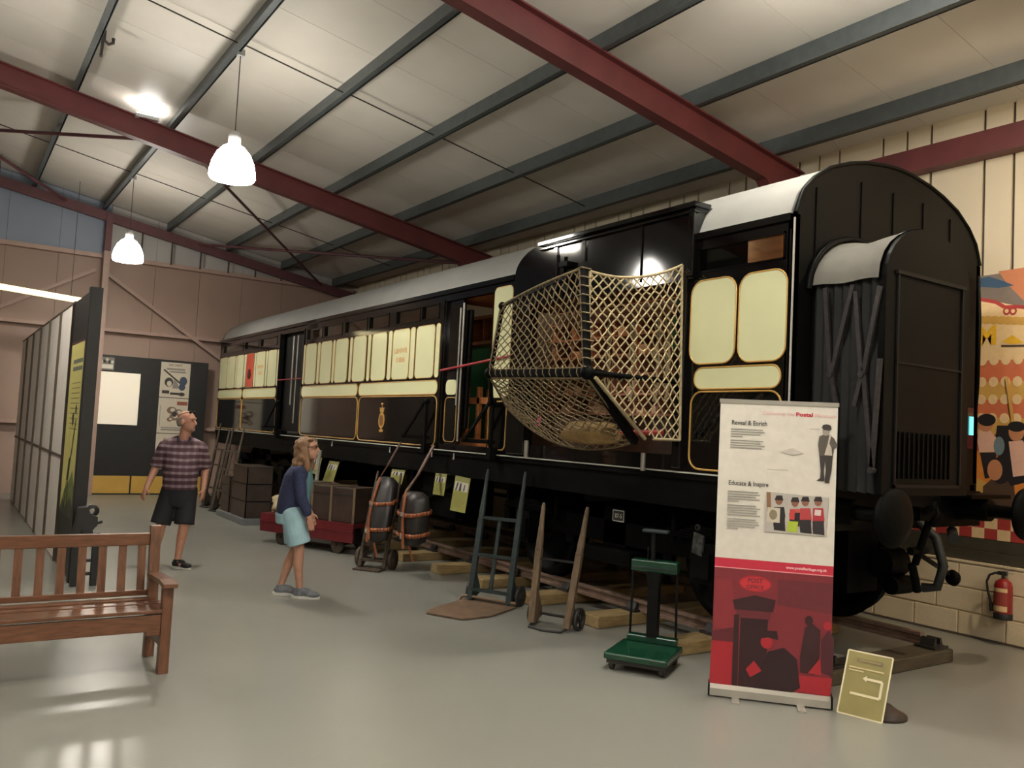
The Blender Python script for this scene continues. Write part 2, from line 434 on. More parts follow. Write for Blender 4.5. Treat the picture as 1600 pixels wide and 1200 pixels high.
# ---- right wall: cladding, painted block plinth, ledge
wall_r = thing('wall_right', None, None, (0, 0, 0), kind='structure')
build(MB().box((XR + .03, YB - .2, 0), (XR + .2, YF + .2, 5.25)), 'backing', M_seam, wall_r)
seams = sorted([4.30 + 1.1 * k for k in range(-10, 15)] + [4.85 + 1.1 * k for k in range(-11, 14)] + [4.02 + 1.1 * k for k in range(-10, 15)])
seams = [YB - .1] + [s for s in seams if YB < s < YF] + [YF + .1]
for s0, s1 in zip(seams, seams[1:]):
    wa = .016
    build(MB().box((XR, s0 + wa, .90), (XR + .03, s1 - wa, 5.2)), 'cladding_panel', M_cladding, wall_r)
trim1 = thing('trim_1', None, None, (0, 0, 0), kind='structure')
plinth = build(MB().box((8.315, YB, 0), (XR - .002, YF, .70)), 'plinth', M_mortar, trim1)
bl = MB().box((0, 0, 0), (.02, .435, .215)); bme = mesh_of(bl, 'block', M_block)
for row in range(3):
    for k in range(15):
        o = copy_part(bme, 'block', plinth, (8.30, 2.2 + k * .445 + (row % 2) * .22, .012 + row * .228)); 
        md = o.modifiers.new('edge', 'BEVEL'); md.width = .006; md.segments = 2
build(MB().box((8.295, YB, .700), (XR - .002, YF, .718)), 'plinth_top', M_block, trim1)
build(MB().box((8.34, YB, .718), (XR - .002, YF, .82)).box((8.355, YB, .82), (XR - .002, YF, .94)), 'ledge', M_ledge, trim1)
build(MB().box((8.285, YB, 0), (8.315, YF, .02)), 'floor_strip', M_seam, trim1)

# ---- far wall
wall_f = thing('wall_far', None, None, (0, 0, 0), kind='structure')
build(MB().box((XL, YF + .03, 0), (XR + .2, YF + .2, 7.4)), 'backing', M_seam, wall_f)
for k in range(23):
    x0 = XL + k * .95; x1 = min(x0 + .944, XR)
    build(MB().box((x0, YF, 0), (x1, YF + .03, 5.0)), 'cladding_panel', M_endwall, wall_f)
for k in range(23):
    x0 = XL + k * .95; x1 = min(x0 + .944, XR)
    blue = x1 < 2.75  # bluish light left of the column, put into the panel colour
    ztop = min(zt(x0), zt(x1)) + .22
    build(MB().prism([(x0, YF, 5.0), (x1, YF, 5.0), (x1, YF, zt(x1) + .2), (x0, YF, zt(x0) + .2)], (0, .03, 0)), 'upper_panel', M_endbluelit if blue else M_endwhite, wall_f)
for z, h in ((3.47, .07), (5.02, .09), (1.45, .07)):
    build(MB().box((XL, 19.62, z - h / 2), (XR, YF, z + h / 2)), 'girt', M_girt, wall_f)
column = build(MB().box((2.60, 19.40, 0), (2.72, 19.6, 5.10)), 'column', M_girt, wall_f)
build(MB().box((2.598, 19.398, 5.10), (2.722, 19.602, zt(2.7) - .05)), 'column_head', M_brace, column)
for pa, pb in (((166, 426), (345, 562)), ((150, 421), (-40, 494))):
    p, q = onY(*pa, 19.6), onY(*pb, 19.6)
    build(MB().bar(p, q, .05, .07), 'diagonal_brace', M_girt, wall_f)
for k in range(9):
    x = 3.35 + k * .62
    build(MB().box((x - .015, 19.58, 5.03), (x + .015, 19.61, zt(x) - .1)), 'hanger', M_rod, wall_f)
struct(MB().box((XL - .2, YB - .2, 0), (XL, YF + .2, 5.4)), 'wall_left', M_cladding)
struct(MB().box((XL - .2, YB - .2, 0), (XR + .2, YB, 7.4)), 'wall_back', M_cladding)

# ---- bell pendants
def pendant(x, y, z, label):
    t = thing('pendant_lamp', label, 'lamp', (x, y, z), group='bell pendants under the roof')
    top = zt(x) + .02 - z
    build(MB().lathe([(.245, .0), (.262, .03), (.258, .10), (.235, .20), (.19, .30), (.125, .375), (.07, .41), (.065, .42), (.0, .42)], n=28), 'shade', M_bulb, t, False)
    build(MB().lathe([(.0, .03), (.11, .03), (.11, .05), (.05, .2), (.0, .2)], n=18), 'bulb', M_bulb2, t, False)
    build(MB().lathe([(.0, .42), (.07, .42), (.072, .50), (.05, .56), (.0, .565)], n=16), 'lamp_cap', M_lampgrey, t, False)
    build(MB().cyl((0, 0, .56), (0, 0, top), .006, n=6), 'cord', M_rod, t, False)
    build(MB().box((-.04, -.04, top - .05), (.04, .04, top + .02)), 'ceiling_box', M_lampgrey, t, False)
LP = ['white glowing bell pendant hanging before the first red rafter', 'white glowing bell pendant hanging near the far column',
      'glowing bell pendant high above the near end of the coach', 'bell pendant above the open floor between bench and banner', 'bell pendant over the bare floor far in front of the coach buffers', 'bell pendant over the aisle behind the garden bench end', 'bell pendant over the left aisle beyond the bench', 'bell pendant over the left aisle by the white partition', 'bell pendant in the back corner away from the coach']
for i, (x, y, z) in enumerate(PENDANTS):
    pendant(x, y, z, LP[i])
# flood lamp tucked above the red rafter, lighting the roof
t = thing('flood_lamp', 'white flood lamp tucked above the red rafter against the purlin', 'lamp', (2.2, 13.32, zt(2.2) + .05))
build(MB().box((-.16, -.12, -.05), (.16, .12, .0)), 'housing', M_lampgrey, t, False)
build(MB().box((-.15, -.11, .0), (.15, .11, .012)), 'lens', mat('flood_glow', (1, .97, .92), .5, var=0, emit=22), t, False)
build(MB().box((-.04, -.04, -.055), (.04, .04, -.045)), 'bracket', M_purlin, t, False)
# added spot lamp, out of view, to brighten the mural and block wall
sp_, aim = Vector((6.9, 1.9, 4.7)), Vector((8.35, 4.3, 1.3)); sd = (aim - sp_).normalized()
t = thing('fill_spot', 'added out-of-view black spot lamp on a drop rod aimed at the fairground mural', 'lamp', tuple(sp_))
build(MB().lathe([(.0, -.16), (.06, -.16), (.085, .0), (.09, .04), (.08, .04), (.075, .0)], sp_, sd, 20), 'housing', M_blackm, t)
build(MB().lathe([(.0, .012), (.074, .012), (.074, .006), (.0, .006)], sp_, sd, 20), 'lens', mat('fill_spot_glow', (1, .80, .55), .5, var=0, emit=1500), t)
build(MB().cyl(sp_ - sd * .1, (sp_.x, sp_.y, zt(sp_.x) + .1), .01, n=6), 'drop_rod', M_rod, t)
# fluorescent batten beyond the partition
p0, p1 = onY(-60, 437, 18.0), onY(150, 474, 18.0)
t = thing('strip_light', 'long yellow-white fluorescent batten hung beyond the white partition', 'lamp', tuple((p0 + p1) / 2))
build(MB().bar(p0, p1, .10, .10), 'tube', M_tube, t)
for f in (.2, .8):
    q = p0.lerp(p1, f); build(MB().cyl(q, (q.x, q.y, zt(q.x)), .006, n=6), 'hanger', M_rod, t)

# ---- mural on the right wall, painted flat
XM = 8.385
mural = thing('mural_board', 'painted fairground mural with scalloped awnings and a boy in pink', 'mural', (XM, 4.2, .94))
MY0, MY1 = 2.2, 6.25
build(MB().box((XM, MY0, .94), (XR - .002, MY1, 3.5)), 'board', mat('mural_ground', (.58, .36, .18), .55, var=.08, scale=2), mural)
art = Art((XM, MY1, 0), (0, -1, 0), (0, 0, 1))
def mp(px, py):
    q = onX(px, py, XM); return (MY1 - q.y, q.z)
F = lambda n, *c: flat('mural_' + n, *c)
W = MY1 - MY0
vtop = 3.5
c_sky, c_or, c_blue = F('sky', 122, 110, 100), F('skyorange', 190, 120, 82), F('blue', 52, 82, 110)
c_cream, c_red, c_yel, c_orange, c_sal = F('cream', 238, 208, 160), F('red', 178, 62, 58), F('yellow', 240, 190, 50), F('orange', 226, 140, 60), F('salmon', 216, 120, 84)
c_pink, c_dark, c_brown, c_skin, c_grey = F('pink', 236, 190, 170), F('dark', 40, 36, 40), F('brown', 88, 66, 52), F('skin', 205, 140, 100), F('greyblue', 120, 140, 150)
c_gold, c_white = F('gold', 216, 170, 90), F('white', 240, 225, 200)
art.rect(0, 2.75, W, vtop, c_sky)
art.poly([mp(1560, 424), mp(1600, 418), mp(1660, 430), mp(1660, 475), mp(1600, 470), mp(1575, 445)], c_or)
art.poly([mp(1528, 436), mp(1545, 432), mp(1570, 440), mp(1585, 446), mp(1560, 450), mp(1528, 448)], c_blue)
art.poly([(0, 2.0)] + [mp(1480, 470), mp(1530, 467), mp(1560, 472), mp(1600, 480), mp(1700, 505)] + [(W, 2.0)][:1] + [], c_cream)
art.line([mp(1480, 468), mp(1528, 467), mp(1556, 472), mp(1570, 480), mp(1590, 479), mp(1640, 484)], .035, c_red)
for q in (1573, 1583): 
    u, v = mp(q, 486); art.ell(u, v, .035, .04, c_red)
    art.ell(u, v, .018, .02, c_cream)
for k in range(-6, 14):
    u, v = mp(1532 + k * 11, 500 + .05 * k * abs(k)); art.ell(u, v, .055, .04, c_gold)
u, v = mp(1530, 538); art.text(u - .02, v, 'M', .24, c_yel, .012)
u, v = mp(1582, 533); art.poly([(u - .09, v), (u, v + .06), (u + .1, v - .02), (u, v - .03)], c_yel)
art.line([(u - .1, v - .04), (u + .11, v - .05)], .02, c_brown)
# awnings: bands with scalloped hems
zb = [(2.66, 2.45, c_sal), (2.45, 2.28, c_gold), (2.28, 2.10, c_sal), (2.10, 1.98, c_gold), (1.98, 1.78, c_red)]
for z1, z0, c_ in zb:
    art.rect(0, z0, W, z1, c_)
    for k in range(int(W / .11)): art.ell(k * .11, z1, .045, .05, c_cream if c_ is not c_red else c_gold, n=10)
art.line([mp(1575, 590), mp(1590, 700)], .03, c_gold)
art.rect(0, 1.0, W, 1.78, c_orange)
for k in range(5): art.ell(.3 + k * .8, 1.3, .26, .22, c_gold)
for u0 in (.2, 1.1, 2.0, 3.0): art.poly([(u0, 1.0), (u0 + .35, 1.0), (u0 + .3, 1.5), (u0 + .1, 1.55)], c_brown)
art.poly([mp(1560, 665), mp(1600, 665), mp(1660, 690), mp(1660, 740), mp(1580, 760), mp(1556, 700)], c_dark)
# a boy in a pink shirt, seen from behind a seated man
art.poly([mp(1531, 672), mp(1545, 668), mp(1560, 686), mp(1559, 706), mp(1532, 707), mp(1529, 690)], c_pink)
art.poly([mp(1533, 707), mp(1559, 707), mp(1556, 745), mp(1541, 748)], c_dark)
u, v = mp(1542, 662); art.ell(u, v, .075, .08, c_skin); art.ell(u + .01, v + .035, .085, .06, c_dark)
u, v = mp(1563, 697); art.ell(u, v, .05, .09, c_grey)
u, v = mp(1590, 675); art.ell(u, v, .07, .09, c_skin); art.ell(u, v + .05, .08, .05, c_dark)
art.poly([mp(1578, 690), mp(1600, 688), mp(1630, 740), mp(1585, 745)], c_pink)
art.poly([mp(1536, 840), mp(1538, 760), mp(1552, 748), mp(1575, 748), mp(1592, 780), mp(1590, 845)], c_brown)
u, v = mp(1565, 735); art.ell(u, v, .10, .13, c_dark); art.ell(u - .05, v, .07, .10, c_skin)
for k in range(30):
    for j in range(2):
        art.rect(k * .12, .945 + j * .1, k * .12 + .12, 1.045 + j * .1, c_red if (k + j) % 2 else c_cream)
art.build('painting', mural)

# ---- fire extinguisher on the plinth
e = onX(1567, 940, 8.2)
t = thing('fire_extinguisher', 'red fire extinguisher with black hose hung on the block plinth', 'extinguisher', (8.205, e.y, .25))
build(MB().lathe([(.0, .0), (.07, .0), (.078, .01), (.078, .30), (.066, .34), (.03, .365), (.0, .37)], n=22), 'cylinder', M_ext_red, t, False)
build(MB().lathe([(.0785, .0), (.0795, .01), (.0795, .055), (.0785, .056)], n=22), 'base_ring', M_rubber, t, False)
mb = MB(); 
prof = []
for i in range(13):
    a = math.radians(100 + 130 * i / 12); prof.append((math.cos(a) * .0792, math.sin(a) * .0792))
for z0, z1, k in ((.075, .125, 0), (.125, .25, 1), (.25, .285, 0)):
    for (xa, ya), (xb, yb) in zip(prof, prof[1:]): mb.add([(xa, ya, z0), (xb, yb, z0), (xb, yb, z1), (xa, ya, z1)], [(0, 1, 2, 3)], k)
build(mb, 'label_band', [flat('ext_cream', 225, 190, 140), flat('ext_text', 150, 60, 50)], t, False)
build(MB().cyl((0, 0, .365), (0, 0, .42), .018).box((-.014, -.03, .40), (.014, .05, .43)), 'valve', M_iron, t, False)
build(MB().bar((0, .02, .43), (-.01, -.10, .462), .02, .008).bar((0, .02, .41), (-.01, -.09, .425), .018, .006), 'handle', M_alu, t, False)
build(MB().tube([(0, .02, .405), (-.01, .07, .41), (-.02, .115, .385), (-.03, .135, .32), (-.03, .125, .24), (-.03, .105, .17), (-.03, .095, .13)], .0105, n=8), 'hose', M_rubber, t, False)
build(MB().cyl((-.03, .096, .135), (-.03, .08, .06), .014, .022, n=10), 'nozzle', M_rubber, t, False)
build(MB().box((.07, -.03, .2), (.094, .03, .3)), 'wall_bracket', M_iron, t, False)
# ================================================================== the postal coach
X0, X1, Y0, Y1 = 4.75, 7.20, 3.70, 18.0
XC = (X0 + X1) / 2
ZB, ZG, ZTOP = 1.50, 3.33, 3.895
coach = thing('railway_coach', 'long black and cream postal railway coach with grey roof and rope net', 'railway coach', (XC, 10.85, .30))
# everything below is drawn in the coach's own drawing units; the finished coach is 50 ft by 8 ft 6 in
CK = 1.06
coach.location = (XC * CK, 10.85 * CK, CAM_H + (.30 - CAM_H) * CK)
coach.scale = (CK, CK, CK)
XS0 = X0 * CK                     # real position of the near side
def part(mb, name, m, parent=None, bevel=0): return build(mb, name, m, parent or coach, True, bevel)
ROOFP = [(4.762, 3.33), (4.79, 3.40), (4.835, 3.50), (4.947, 3.612), (5.131, 3.725), (5.343, 3.80), (5.545, 3.85), (5.80, 3.885)]
ROOFP = ROOFP + [(XC, 3.895)] + [(2 * XC - x, z) for x, z in reversed(ROOFP)]
# roof shell
mb = MB(); n = len(ROOFP)
vs_ = [(x, Y0 + .03, z) for x, z in ROOFP] + [(x, Y1, z) for x, z in ROOFP] + [(x, Y0 + .03, z - .03) for x, z in ROOFP] + [(x, Y1, z - .03) for x, z in ROOFP]
mb.add(vs_, [(i, i + 1, n + i + 1, n + i) for i in range(n - 1)] + [(2 * n + i, 3 * n + i, 3 * n + i + 1, 2 * n + i + 1) for i in range(n - 1)], 0, True)
part(mb, 'roof', M_roof)
part(MB().box((X0 - .03, Y0 + .02, ZG - .05), (X0 + .02, 4.60, ZG)).box((X0 - .03, 7.08, ZG - .05), (X0 + .02, Y1, ZG)), 'gutter', M_black)
# near side wall with its openings
NETO = (4.74, 6.76, 1.62, 3.02)
DOOR1, DOOR2 = (7.50, 8.50, 1.56, 3.20), (13.10, 14.22, 1.56, 3.20)
WINS = [(3.77, 4.60, 3.02, 3.215), (8.66, 9.10, 3.02, 3.20), (9.14, 9.80, 3.02, 3.20), (10.0, 10.62, 3.02, 3.20), (10.68, 11.45, 3.02, 3.20), (11.55, 12.25, 3.02, 3.20), (12.32, 12.98, 3.02, 3.20),
        (14.42, 15.35, 3.04, 3.2), (15.45, 16.3, 3.04, 3.2), (16.42, 17.75, 3.04, 3.2)]
mb = MB(); holed(mb, Y0, Y1, ZB, ZG, [NETO, DOOR1, DOOR2] + WINS, X0, X0 + .06)
part(mb, 'near_side', M_black)
part(MB().box((X1 - .06, Y0, ZB), (X1, Y1, ZG)), 'far_side', M_black)
part(MB().box((X0 + .06, Y0 + .06, ZB), (X1 - .06, Y1, ZB + .05)), 'floor', M_darkwood)
mb = MB(); mb.prism([(x, Y1 - .05, z) for x, z in [(X0, ZB)] + [(X0, ZG)] + ROOFP + [(X1, ZG), (X1, ZB)]], (0, .05, 0)); part(mb, 'rear_end', M_end)
for (a, b, c, d) in WINS:
    w = part(MB().box((X0 + .022, a, c), (X0 + .030, b, d)), 'window', M_glass)
    m2 = MB()
    for q in ((a, b, c, c + .014), (a, b, d - .014, d), (a, a + .014, c, d), (b - .014, b, c, d)): m2.box((X0 - .006, q[0], q[2]), (X0 + .03, q[1], q[3]))
    part(m2, 'window_frame', M_black, w)
# cream panels with gold edging
def panel(y0, y1, z0, z1, r, name='cream_panel', m=None, gold=.007, t=.010):
    cy, cz = (y0 + y1) / 2, (z0 + z1) / 2
    P = rrect(abs(y1 - y0), z1 - z0, r)
    mb = MB(); mb.prism([(X0 - t, cy + a, cz + b) for a, b in P], (t + .002, 0, 0))
    p = part(mb, name, m or M_cream)
    if gold: part(MB().tube([(X0 - t * .8, cy + a, cz + b) for a, b in P], gold, n=5, closed=True), 'gold_edge', M_gold, p)
    return p
def lining(y0, y1, z0, z1, r=.10, w=.008):
    cy, cz = (y0 + y1) / 2, (z0 + z1) / 2
    return part(MB().tube([(X0 - .004, cy + a, cz + b) for a, b in rrect(y1 - y0, z1 - z0, r)], w, n=5, closed=True), 'gold_lining', M_gold)
panel(4.185, 4.63, 2.318, 2.958, .11); panel(3.735, 4.155, 2.316, 2.956, .11)
panel(3.77, 4.57, 2.128, 2.288, .075); lining(3.76, 4.60, 1.525, 2.108)
# middle saloon
W_ = [(12.50, 12.95), (11.88, 12.31), (11.28, 11.73), (10.66, 11.085), (10.02, 10.46), (9.365, 9.83), (8.725, 9.19)]
T_ = [(12.985, 13.05), (12.35, 12.45), (11.76, 11.84), (11.13, 11.21), (10.51, 10.60), (9.86, 9.965), (9.225, 9.345), (8.60, 8.695)]
for a, b in W_: panel(a, b, 2.325, 2.955, .06, gold=.005)
for a, b in T_: panel(a, b, 2.325, 2.955, .035, gold=.004)
panel(10.87, 13.05, 2.128, 2.29, .07); panel(8.60, 10.82, 2.128, 2.29, .07)
lining(10.85, 13.06, 1.525, 2.108, .09); lining(8.60, 10.80, 1.525, 2.108, .09)
# far saloon
edges = [14.27, 14.33, 14.36, 14.80, 14.84, 14.94, 14.98, 15.47, 15.50, 15.58]
panel(14.27, 14.33, 2.325, 2.955, .02, gold=0); panel(14.37, 14.82, 2.325, 2.955, .05, gold=.004); panel(14.86, 14.95, 2.325, 2.955, .03, gold=0)
panel(14.99, 15.50, 2.325, 2.955, .05, gold=.004); panel(15.53, 15.62, 2.325, 2.955, .03, gold=0)
rp = panel(15.66, 16.10, 2.325, 2.955, .01, 'letter_box_panel', M_redpanel, gold=.004)
panel(16.14, 16.24, 2.325, 2.955, .03, gold=0)
y = 16.28
for k in range(3):
    panel(y, y + .42, 2.325, 2.955, .05, gold=.004); panel(y + .45, y + .53, 2.325, 2.955, .03, gold=0); y += .565
panel(14.30, 16.22, 2.128, 2.29, .07); panel(16.28, 17.95, 2.128, 2.29, .07)
lining(14.27, 16.24, 1.525, 2.108, .09); lining(16.28, 17.95, 1.525, 2.108, .09)
mb = MB(); mb.prism([(X0 - .022, 15.88 + a, 2.55 + b) for a, b in [(.085 * math.cos(i * PI / 8), .075 * math.sin(i * PI / 8)) for i in range(16)]], (.012, 0, 0)).box((X0 - .02, 15.83, 2.60), (X0 - .01, 15.93, 2.66))
part(mb, 'royal_cypher', flat('cypher_dark', 60, 16, 24), rp)
# lettering on two panels
for (yc, zc) in ((9.60, 2.655), (15.25, 2.66)):
    ar = Art((X0 - .0105, yc, zc), (0, -1, 0), (0, 0, 1))
    g = flat('letter_gold', 200, 160, 105)
    ar.text(0, 0, 'L&NWR', .085, g, .004, 'CENTER', .37); ar.text(0, -.115, '186', .085, g, .004, 'CENTER', .24)
    ar.build('lettering', coach)
# gilt crest on the lower panel
ye, ze = onX(597, 653, X0).y, 1.82
mb = MB()
e = lambda cy, cz, a, b, n=20: [(X0 - .010, ye + cy + a * math.cos(2 * PI * i / n), ze + cz + b * math.sin(2 * PI * i / n)) for i in range(n)]
mb.prism(e(0, -.02, .085, .105), (.008, 0, 0), 0); mb.v = mb.v
part(mb, 'crest', M_gold)
mb = MB(); mb.prism([(p[0] - .004, p[1], p[2]) for p in e(0, -.02, .055, .07)], (.006, 0, 0)); part(mb, 'crest_shield', mat('crest_brown', (.25, .11, .03), .4))
mb = MB(); mb.prism([(X0 - .010, ye + a, ze + b) for a, b in ((-.05, .085), (.05, .085), (.065, .15), (.03, .125), (0, .165), (-.03, .125), (-.065, .15))], (.008, 0, 0))
mb.ball((X0 - .006, ye, ze + .19), .018, 8, 6).prism([(X0 - .01, ye + a, ze + b) for a, b in ((-.06, -.15), (0, -.125), (.06, -.15), (.04, -.175), (0, -.16), (-.04, -.175))], (.008, 0, 0))
part(mb, 'crest_crown', M_gold)
# pillar beadings
for yb in (3.72, 4.66, 8.54, 13.08, 14.25): part(MB().box((X0 - .012, yb - .008, ZB + .02), (X0, yb + .008, 3.22)), 'beading', M_black)
part(MB().box((X0 - .006, 3.694, 1.95), (X0 + .004, 3.704, 3.30)), 'corner_glint', M_white)  # highlight on the corner beading, painted as a white strip
part(MB().box((X0 - .020, Y0, ZB - .014), (X0 + .01, Y1, ZB - .004)), 'white_sill_line', M_white)

# ---- raised apparatus bay
prof = [(4.60, 2.98), (4.60, 3.50), (4.585, 3.56), (6.60, 3.56)]
for i in range(1, 9):
    a = math.radians(90 * i / 8); prof.append((6.60 + .46 * math.sin(a), 3.30 + .26 * math.cos(a)))
prof.append((7.06, 2.98))
mb = MB(); mb.prism([(X0 - .035, a, b) for a, b in prof[::-1]], (.62, 0, 0)); part(mb, 'apparatus_bay', M_black, bevel=.008)
mb = MB(); mb.box((X0 - .085, 4.56, 3.535), (X0 + .1, 6.62, 3.575)).box((X0 - .065, 4.58, 3.495), (X0, 6.62, 3.52)).box((X0 - .06, 4.59, 3.0), (X0 - .03, 4.65, 3.53)).box((X0 - .05, 6.34, 3.02), (X0 - .03, 6.40, 3.5))
mb.box((X0 - .05, 5.92, 3.02), (X0 - .03, 5.98, 3.5)).box((X0 - .05, 5.18, 3.02), (X0 - .034, 5.20, 3.5))
part(mb, 'bay_cornice', M_black, bevel=.006)
mb = MB()
for yy, zz in ((6.18, 3.30), (6.2, 3.16), (6.12, 3.08), (6.34, 3.1)): mb.box((X0 - .10, yy - .06, zz - .02), (X0 - .03, yy + .06, zz + .025))
mb.cyl((X0 - .08, 6.28, 3.02), (X0 - .08, 6.28, 3.40), .018, n=8).ball((X0 - .08, 6.02, 3.19), .03, 8, 6)
part(mb, 'bay_latch', M_under)
part(MB().box((X0 - .05, 6.76, 1.52), (X0 + .01, 7.06, 3.0)), 'bay_post', M_black, bevel=.01)
part(MB().box((X0 - .05, 4.655, 1.52), (X0 + .01, 4.745, 3.05)), 'bay_post', M_black, bevel=.01)
panel(7.12, 7.46, 2.08, 3.235, .06, gold=.004); lining(7.14, 7.47, 1.545, 2.04, .06)

# ---- interior seen through the openings
part(MB().box((6.55, 4.9, 1.55), (6.6, 10.9, 3.3)), 'inner_partition', M_darkwood)
rack = part(MB().box((6.28, 5.6, 1.95), (6.54, 5.62, 3.1)).box((6.52, 5.6, 1.95), (6.54, 8.5, 3.1)), 'sorting_rack', M_pinkwood)
sh = mesh_of(MB().box((6.22, 5.6, 0), (6.53, 8.5, .022)), 'shelf', M_pinkwood)
for z in (1.98, 2.2, 2.42, 2.64, 2.86, 3.06): copy_part(sh, 'shelf', rack, tuple(-ROOTM[rack.name].translation + Vector((0, 0, z))))
dv = mesh_of(MB().box((6.24, 0, 1.96), (6.53, .016, 3.08)), 'divider', M_pinkwood)
for k in range(8): copy_part(dv, 'divider', rack, tuple(-ROOTM[rack.name].translation + Vector((0, 5.75 + k * .38, 0))))
mb = MB()                                                    # bundles of letters in the rack
for k in range(26): 
    yy = 5.77 + (k % 13) * .19 + .02; zz = (2.0, 2.22, 2.44, 2.66, 2.88)[random.randrange(5)]
    mb.box((6.24, yy, zz + .005), (6.45, yy + random.uniform(.05, .12), zz + random.uniform(.03, .12)))
tag(part(mb, 'letter_bundles', flat('letter_paper', 225, 180, 150), rack), kind='stuff')
part(MB().box((5.7, 5.6, 1.55), (6.4, 8.4, 1.92)), 'bag_bench', M_darkwood)
cr = part(MB().box((5.35, 4.78, 2.86), (5.40, 7.2, 2.95)), 'hanging_rail', M_pinkwood)
for yy in (5.30, 5.48, 5.62, 5.95, 6.3):
    m2 = MB(); 
    for s in (0, 1):
        m2.tube([(5.36 + s * .02 * math.cos(i * .9), yy + .03 * s + .012 * math.sin(i * .9), 2.88 - i * .035) for i in range(24)], .012, n=5)
    part(m2, 'hanging_rope', M_rope, cr)
# green wall, pigeon holes and bag stand behind the doorway
part(MB().box((5.55, 8.62, 1.56), (5.58, 9.9, 2.78)), 'green_locker', M_green_in)
pg = part(MB().box((5.50, 8.6, 3.12), (5.9, 9.9, 3.16)).box((5.86, 8.6, 2.80), (5.9, 9.9, 3.14)).box((5.48, 8.6, 2.80), (5.9, 9.9, 2.84)), 'pigeon_holes', M_wood)
for k in range(6): part(MB().box((5.5, 8.62 + k * .25, 2.84), (5.88, 8.64 + k * .25, 3.14)), 'divider', M_wood, pg)
part(MB().box((4.80, 7.5, 3.20), (5.9, 8.5, 3.24)), 'door_lintel', M_wood)
bs = part(MB().box((4.98, 7.80, 2.03), (5.03, 8.38, 2.10)).box((5.28, 7.80, 2.03), (5.33, 8.38, 2.10)), 'bag_stand', M_wood)
for yy in (7.84, 8.08, 8.35):
    for xx in (5.0, 5.3): part(MB().box((xx - .02, yy - .03, 1.57), (xx + .02, yy + .03, 2.22)), 'stand_leg', M_wood, bs)
part(MB().box((4.96, 7.8, 1.56), (5.35, 8.4, 1.64)), 'stand_base', M_wood, bs)
# the door leaf folded back at the far jamb, and the curtain beyond it
dl = part(MB().box((X0 + .03, 8.16, 1.57), (X0 + .07, 8.50, 3.2)), 'sliding_door', M_black)
cy, cz = 8.33, 2.205
m2 = MB(); m2.prism([(X0 + .018, cy + a, cz + b) for a, b in rrect(.24, .17, .06)], (.012, 0, 0)); part(m2, 'door_panel', M_cream, dl)
part(MB().tube([(X0 + .026, 8.33 + a, 1.84 + b) for a, b in rrect(.26, .5, .06)], .006, n=5, closed=True), 'door_lining', M_gold, dl)
part(MB().cyl((X0 + .02, 8.20, 2.0), (X0 + .02, 8.20, 3.1), .011, n=8).cyl((X0 + .02, 8.13, 1.6), (X0 + .02, 8.13, 3.15), .012, n=8), 'door_rail', M_alu, dl)
m2 = MB()
for i in range(9): m2.cyl((4.93 + .03 * (i % 2), 8.26 + i * .045, 1.75), (4.93 + .03 * (i % 2), 8.24 + i * .045, 3.1), .034, n=8)
part(m2, 'door_curtain', M_blackm)
part(MB().cyl((X0 - .02, 7.10, 2.50), (X0 - .02, 8.52, 2.40), .014, n=8), 'door_bar', M_redpole)
# far doorway
dl = part(MB().box((X0 + .09, 13.3, 1.57), (X0 + .13, 14.22, 3.2)), 'sliding_door', M_blackm)
part(MB().cyl((X0 + .05, 13.72, 2.0), (X0 + .05, 13.72, 3.15), .014, n=8).cyl((X0 + .05, 13.52, 1.7), (X0 + .05, 13.52, 3.15), .012, n=8), 'door_rail', M_alu, dl)
part(MB().cyl((X0 - .02, 13.08, 2.42), (X0 - .02, 14.2, 2.42), .010, n=8), 'door_bar', M_redpole)
part(MB().box((5.2, 12.6, 1.56), (5.24, 14.2, 3.1)), 'inner_green_wall', mat('inside_teal', (.02, .06, .055), .5))
# lamps inside
for yy in (4.2, 5.6, 7.7, 10.4, 11.6):
    l = part(MB().lathe([(.0, 0), (.06, .01), (.085, .05), (.085, .07), (.0, .075)], (5.75, yy, 3.60), n=14), 'ceiling_lamp', M_inlamp)
    part(MB().cyl((5.75, yy, 3.67), (5.75, yy, 3.85), .012, n=6), 'lamp_stem', M_rod, l)
part(MB().box((6.0, 4.80, 2.6), (6.05, 5.28, 3.80)), 'near_bulkhead', M_wood)
part(MB().box((5.2, 9.9, 2.6), (5.25, 13.0, 3.3)), 'saloon_rack', M_wood)
part(MB().box((6.0, 5.30, 2.6), (6.05, 6.1, 3.80)), 'green_cupboard', M_green_in)

# ---- the exchange net, swung out from the side
XO = 3.80
YN, YFAR = 4.74, 6.72
fr = part(MB(), 'net_frame', M_under) if False else None
def P(px, py, x): 
    q = onX(px, py, x); return q
A = Vector((XO, 4.80, 3.00)); 
postT, postB = onX(912, 420, XO), onX(918, 582, XO)
farT, farB = onX(785, 478, XO), onX(766, 583, XO)
sillN, sillF = Vector((X0 - .03, 4.80, 1.66)), Vector((X0 - .03, 7.05, 1.70))
strutB = onX(992, 690, 4.48)
mb = MB()
mb.bar(postT + Vector((0, 0, .05)), postB, .05, .035, up=(1, 0, 0)); mb.bar(postB + Vector((0, -.03, 0)), farB + Vector((0, .05, 0)), .04, .06)
mb.bar(postB, strutB, .05, .055); mb.ball(postB, .055, 10, 7)
mb.bar(farT, farB, .03, .03, up=(1, 0, 0)); mb.bar(postT, farT, .022, .022)
mb.bar(postB + Vector((0, 0, .03)), onX(975, 592, 4.2), .03, .03)
mb.cyl(postB, Vector((X0, postB.y, postB.z)), .02, n=8); mb.cyl(farB, Vector((X0 - .02, 7.4, 2.0)), .022, n=8)
mb.ball(farB, .05, 10, 7); mb.ball(farT, .035, 8, 6)
nf = part(mb, 'net_frame', M_under)

